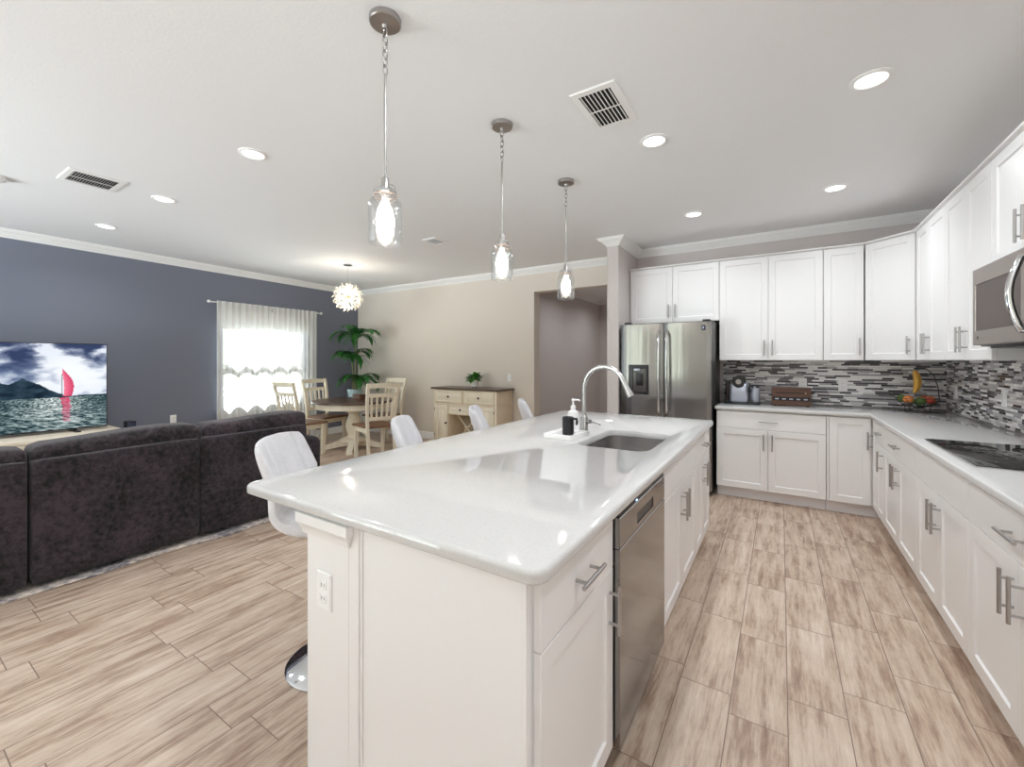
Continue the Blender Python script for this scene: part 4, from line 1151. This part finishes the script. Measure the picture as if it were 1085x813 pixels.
# sideboard
t = thing('sideboard', 'cream sideboard with dark brown top against the beige wall', 'sideboard', (-4.07, 5.25, 0)); o = (-4.07, 5.25, 0)
BX0, BX1, BY0, BY1 = -4.68, -3.46, 5.055, 5.47
MB().loops([[(x, y, z) for x, y in ((BX0 - k, BY0 - k), (BX1 + k, BY0 - k), (BX1 + k, BY1 + .01), (BX0 - k, BY1 + .01))] for k, z in ((.02, .918), (.035, .925), (.035, .940), (.028, .948))]).build('top', M['brown'], t, org=o)
MB().box(BX0, BX1, BY0, BY1, .70, .9175, .003).build('upper_case', M['cream_side'], t, org=o)
MB().box(BX0 - .008, BX1 + .008, BY0 - .008, BY1, .69, .6995, .002).build('waist_moulding', M['cream'], t, org=o)
DXa, DXb = BX0 + .30, BX1 - .36
MB().box(BX0, DXa, BY0, BY1, .08, .6895, .003).build('lower_case', M['cream_side'], t, org=o)
MB().box(DXb, BX1, BY0, BY1, .08, .6895, .003).build('lower_case', M['cream_side'], t, org=o)
MB().box(DXa, DXb, BY0 + .01, BY1, .53, .6895, .002).build('centre_case', M['cream_side'], t, org=o)
MB().box(DXa, DXb, BY1 - .02, BY1, .08, .5295).build('back_board', M['cream_side'], t, org=o)
MB().box(DXa, DXb, BY0 + .005, BY1 - .021, .08, .105).build('bottom_shelf', M['cream_side'], t, org=o)
def front(kind, x0, x1, z0, z1, y, kx, kz):
    mm = MB(); r = lambda k_, yy: [(x0 + k_, yy, z0 + k_), (x1 - k_, yy, z0 + k_), (x1 - k_, yy, z1 - k_), (x0 + k_, yy, z1 - k_)]
    w = .018 if kind == 'drawer' else .045
    mm.loops([r(0, y), r(0, y - .012), r(.003, y - .014), r(w, y - .014), r(w + .006, y - .008), r(w + .02, y - .008), r(w + .026, y - .012)])
    d = mm.build(kind, M['cream'], t, org=o)
    MB().sphere((kx, y - .027, kz), .016, 12, 8).build('knob', M['dark_metal'], d, org=o)
    if kind == 'door':
        for zz in (z0 + .07, z1 - .09):
            hx_ = x0 - .004 if kx > (x0 + x1) / 2 else x1 + .004
            MB().cyl((hx_, y - .012, zz), (hx_, y - .012, zz + .045), .005, seg=8).build('hinge', M['dark_metal'], d, org=o)
front('drawer', BX0 + .05, BX0 + .585, .72, .90, BY0 - .0005, BX0 + .32, .81)
front('drawer', BX0 + .62, BX1 - .05, .72, .90, BY0 - .0005, BX0 + .90, .81)
front('drawer', DXa + .01, DXb - .01, .545, .68, BY0 + .009, (DXa + DXb) / 2 - .03, .615)
front('door', BX0 + .035, DXa - .012, .11, .675, BY0 - .0005, DXa - .03, .40)
front('door', DXb + .012, BX1 - .05, .11, .675, BY0 - .0005, DXb + .03, .40)
for x in (BX0 + .012, BX1 - .03):
    MB().box(x, x + .022, BY0 - .006, BY0 - .0005, .08, .915, .002).build('corner_pilaster', M['cream'], t, org=o)
mm = MB(); yq = BY0 + .12
xc, zc_ = (DXa + DXb) / 2, .318
for s in (-1, 1):
    mm.loops([[(xc - s * .20 + dx, yy, .107) for dx, yy in ((-.012, yq), (.012, yq), (.012, yq + .24), (-.012, yq + .24))], [(xc + s * .20 + dx, yy, .528) for dx, yy in ((-.012, yq), (.012, yq), (.012, yq + .24), (-.012, yq + .24))]])
mm.build('wine_rack', M['cream'], t, org=o)
for x in (BX0 + .03, BX1 - .07):
    for y in (BY0 + .01, BY1 - .05): MB().box(x, x + .04, y, y + .04, .0005, .0795).build('foot', M['cream'], t, org=o)

# leafy plants
def leaf(m, base, d, L, w, droop, roll=0, n=5, fold=.25):
    d = Vector(d).normalized(); side = d.cross(Vector((0, 0, 1)))
    side = side.normalized() if side.length > 1e-3 else Vector((1, 0, 0))
    p = Vector(base); prev = None
    for i in range(n + 1):
        s = i / n; ww = w * math.sin(PI * min(1, .08 + .92 * s)) ** .8 if i < n else .0008
        q_ = p + d * (L * s) + Vector((0, 0, -droop * s * s))
        up_ = Vector((0, 0, fold * ww))
        row = [m.b.verts.new(q_ - side * ww + up_), m.b.verts.new(q_), m.b.verts.new(q_ + side * ww + up_)]
        if prev:
            for a in (0, 1): m.b.faces.new((prev[a], prev[a + 1], row[a + 1], row[a]))
        prev = row
random.seed(11)
t = thing('potted_plant', 'small leafy green plant in a white pot on the sideboard', 'plant', (-4.0, 5.24, .9485))
MB().lathe([(.040, .018), (.056, .020), (.062, .10), (.058, .102), (.053, .09)], 24).build('pot', M['tin'], t)
for k in range(3):
    a = 2 * PI * k / 3; MB().cyl((.036 * math.cos(a), .036 * math.sin(a), .0005), (.034 * math.cos(a), .034 * math.sin(a), .019), .006, seg=8).build('pot_foot', M['dark_metal'], t)
mm = MB()
for k in range(70):
    a = random.uniform(0, 2 * PI); el = random.uniform(-.2, 1.1); r0 = random.uniform(.01, .05)
    h0 = .11 + random.uniform(0, .07)
    leaf(mm, (r0 * math.cos(a), r0 * math.sin(a), h0), (math.cos(a) * math.cos(el), math.sin(a) * math.cos(el), math.sin(el)), random.uniform(.09, .15), random.uniform(.020, .030), .04, n=4)
mm.build('foliage', M['leaf2'], t, sharp=80)

t = thing('potted_palm', 'tall three-tiered palm in a pale blue planter in the dining corner', 'plant', (-6.40, 4.88, 0))
PH = .86
MB().lathe([(.11, .0005), (.13, .02), (.10, .10), (.085, .30), (.09, .50), (.10, .66), (.118, .78), (.128, PH - .02), (.126, PH), (.116, PH - .01), (.112, PH - .06)], 32).build('planter', M['planter'], t)
MB().lathe([(.109, PH - .075), (.05, PH - .06)], 24).build('soil', M['dark_gap'], t)
for px, py, h_ in ((.05, -.01, 1.74), (-.07, .0, 1.37), (.04, .06, .95)):
    MB().tube([(px * .4, py * .4, PH - .06), (px * .7, py * .7, (PH + h_) / 2), (px, py, h_)], [.014, .012, .010], 8).build('stem', M['stem'], t)
def frond(base, az, el, L, spread, kk):
    mm = MB(); pts = []; p = Vector(base); e_ = el
    for i in range(9):
        pts.append(p.copy()); dd = Vector((math.cos(az) * math.cos(e_), math.sin(az) * math.cos(e_), math.sin(e_)))
        p = p + dd * L / 8; e_ -= spread
    mm.tube([tuple(q_) for q_ in pts], [.004 - .0003 * i for i in range(9)], 5)
    for i in range(1, 9):
        dd = (pts[i] - pts[i - 1]).normalized(); sd = dd.cross(Vector((0, 0, 1))).normalized()
        for s in (-1, 1):
            for sub in (0, .5):
                b_ = pts[i - 1].lerp(pts[i], sub)
                ll = .20 * math.sin(PI * min(1, .2 + .75 * i / 9)) + .03
                leaf(mm, b_, dd * .85 + sd * s * .7 + Vector((0, 0, .1)), ll, .0155, .06 + .05 * random.random(), n=4, fold=.3)
    return mm.build('frond', M['leaf'], t, sharp=80)
for bx, by, bz, n, L in ((.05, -.01, 1.74, 9, .43), (-.07, 0, 1.37, 8, .38), (.04, .06, .95, 9, .42)):
    for k in range(n):
        frond((bx, by, bz), 2 * PI * k / n + random.uniform(-.25, .25), random.uniform(.85, 1.45), L * random.uniform(.85, 1.15), random.uniform(.20, .30), k)

# ------------------------------------------------------------------ counter-top things
t = thing('coffee_machine', 'silver capsule coffee machine with milk frother on the counter by the fridge', 'coffee machine', (-.34, 5.13, CT1), .0)
MB().box(-.175, .155, -.12, .14, .0006, .022, .008).build('base', M['black'], t)
Ls = []
for x0, x1, y0, y1, z in ((-.115, .045, -.105, .13, .0225), (-.12, .05, -.11, .13, .03), (-.12, .05, -.11, .13, .20), (-.105, .035, -.095, .12, .225)):
    Ls.append(rrect(x0, x1, y0, y1, .03, z, 4))
MB().loops(Ls).build('body', M['silver'], t)
mm = MB(); mm.cyl((-.035, -.118, .235), (-.035, .10, .235), .062, seg=26); mm.build('brewing_head', M['black'], t)
mm = MB(); mm.cyl((-.035, -.125, .235), (-.035, -.1185, .235), .026, seg=20); mm.build('lever', M['nickel'], t)
Ls = [rrect(-.172, -.124, -.02, .13, .02, z, 4) for z in (.0225, .24)]
MB().loops(Ls).build('water_tank', M['grey_glass'], t)
MB().lathe([(.048, .0225), (.05, .03), (.05, .13), (.046, .15), (.046, .165), (.012, .17), (.012, .185)], 24, (.105, .03)).build('milk_frother', M['silver'], t)
MB().box(.05, .075, -.12, -.02, .13, .185, .006).build('coffee_spout', M['black'], t)
MB().box(.035, .10, -.118, -.02, .0225, .034, .003).build('drip_tray', M['dark_metal'], t)

t = thing('bread_box', 'long walnut brown box with a slot on the counter beside the coffee machine', 'box', (.085, 5.06, CT1), .02)
MB().loops([rect(-.165, .165, .008, .185, .16), rect(-.165, .165, .008, .185, 0), rect(-.162, .162, .011, .182, -.003)]).build('body', M['bread'], t)
MB().box(-.135, .105, -.0042, -.0028, .128, .138).build('slot', M['dark_gap'], t)
MB().sphere((.12, -.006, .133), .008, 10, 8).build('knob', M['gold'], t)
MB().box(-.155, .155, -.0055, -.0028, .055, .092, .002).build('front_band', M['dark_gap'], t)
for x in (-.12, -.06, 0, .06, .12): MB().box(x - .016, x + .016, -.0072, -.0056, .066, .078, .002).build('band_plate', M['silver'], t)
for x in (-.14, .14):
    for y in (.02, .14): MB().cyl((x, y, .0005), (x, y, .0078), .012, seg=12).build('foot', M['black'], t)

FX, FY = 1.02, 5.10
t = thing('fruit_bowl', 'black wire fruit bowl with a banana hook in the counter corner', 'bowl', (FX, FY, CT1))
mm = MB()
for r, z in ((.15, .125), (.13, .092), (.10, .066), (.06, .052)): mm.torus((0, 0, z), r, .003, 'z', 36, 6)
for k in range(14):
    a = 2 * PI * k / 14
    mm.tube([(r * math.cos(a), r * math.sin(a), z) for r, z in ((.15, .125), (.13, .092), (.10, .066), (.06, .052), (.0, .050))], .0022, 5)
mm.build('wire_basket', M['dark_metal'], t)
mm = MB(); mm.torus((0, 0, .0035), .09, .003, 'z', 30, 6)
for k in range(10):
    a = 2 * PI * k / 10; mm.tube([(.09 * math.cos(a), .09 * math.sin(a), .0035), (.082 * math.cos(a + .15), .082 * math.sin(a + .15), .03), (.095 * math.cos(a), .095 * math.sin(a), .062)], .0022, 5)
mm.build('wire_foot', M['dark_metal'], t)
mm = MB(); mm.tube([(.147, .03, .125), (.14, .03, .22), (.11, .02, .33), (.06, .01, .385), (.015, 0, .385), (.0, 0, .37)], .004, 8); mm.build('banana_hook', M['dark_metal'], t)
for k, (dx, dy, sw) in enumerate(((-.022, -.034, -.2), (-.004, .002, .1), (-.006, .038, .3))):
    mm = MB(); pts = []; rr = []
    for i in range(11):
        s = i / 10; a = -.9 + 1.75 * s
        x = -.055 * math.cos(a) + .055 ; z = -.20 * s
        pts.append((FX + dx + (x * 1.0 - .012) * math.cos(sw) * -1, FY + dy + x * math.sin(sw), CT1 + .368 + z)); rr.append(.005 if i == 0 else .007 + .015 * math.sin(PI * min(1, .12 + .82 * s)) ** .7 if i < 10 else .004)
    b_ = mm.tube(pts, rr, 10).build('banana', M['banana'], None, org=(FX, FY, CT1 + .2))
    b_.location = (FX, FY, CT1 + .2)
    tag(b_, ('yellow banana hanging at the front of the bunch over the fruit bowl', 'yellow banana in the middle of the bunch over the fruit bowl', 'yellow banana at the back of the bunch over the fruit bowl')[k], 'banana', 'bananas on the hook')
FR = [('orange', 'orange', -.072, -.062, .036, 'orange at the front of the fruit bowl, nearest the coffee machine', 'oranges'),
      ('orange', 'orange', .082, -.02, .037, 'orange in the fruit bowl on the side of the cooktop wall', 'oranges'),
      ('avocado', 'avocado', .008, -.082, .034, 'dark green avocado at the front of the fruit bowl', 'avocados'),
      ('avocado', 'avocado', -.10, .02, .034, 'dark green avocado at the end of the fruit bowl nearest the fridge', 'avocados'),
      ('apple', 'apple', .055, .062, .036, 'red apple at the back of the fruit bowl by the corner', 'apples'),
      ('apple', 'apple', .060, -.078, .031, 'red apple at the front of the fruit bowl beside the avocado', 'apples'),
      ('lemon', 'lemon', -.035, .07, .032, 'yellow lemon at the back of the fruit bowl', 'lemons'),
      ('avocado', 'avocado', .0, -.005, .036, 'dark green avocado in the middle of the fruit bowl', 'avocados')]
for nm, mt, dx, dy, r, lab, gr in FR:
    rad = math.hypot(dx, dy); zc_ = .054 + (rad / .15) ** 2 * .062 + r
    t = thing(nm, lab, nm, (FX + dx, FY + dy, CT1 + zc_), 0, gr)
    MB().sphere((0, 0, 0), r, 18, 12, (1, 1, .95) if nm != 'avocado' else (1, 1.25, .95)).build('skin', M[mt], t)
    MB().cyl((0, 0, r * .9), (.002, 0, r * .95 + .008), .0022, seg=6).build('stem', M['stem'], t)
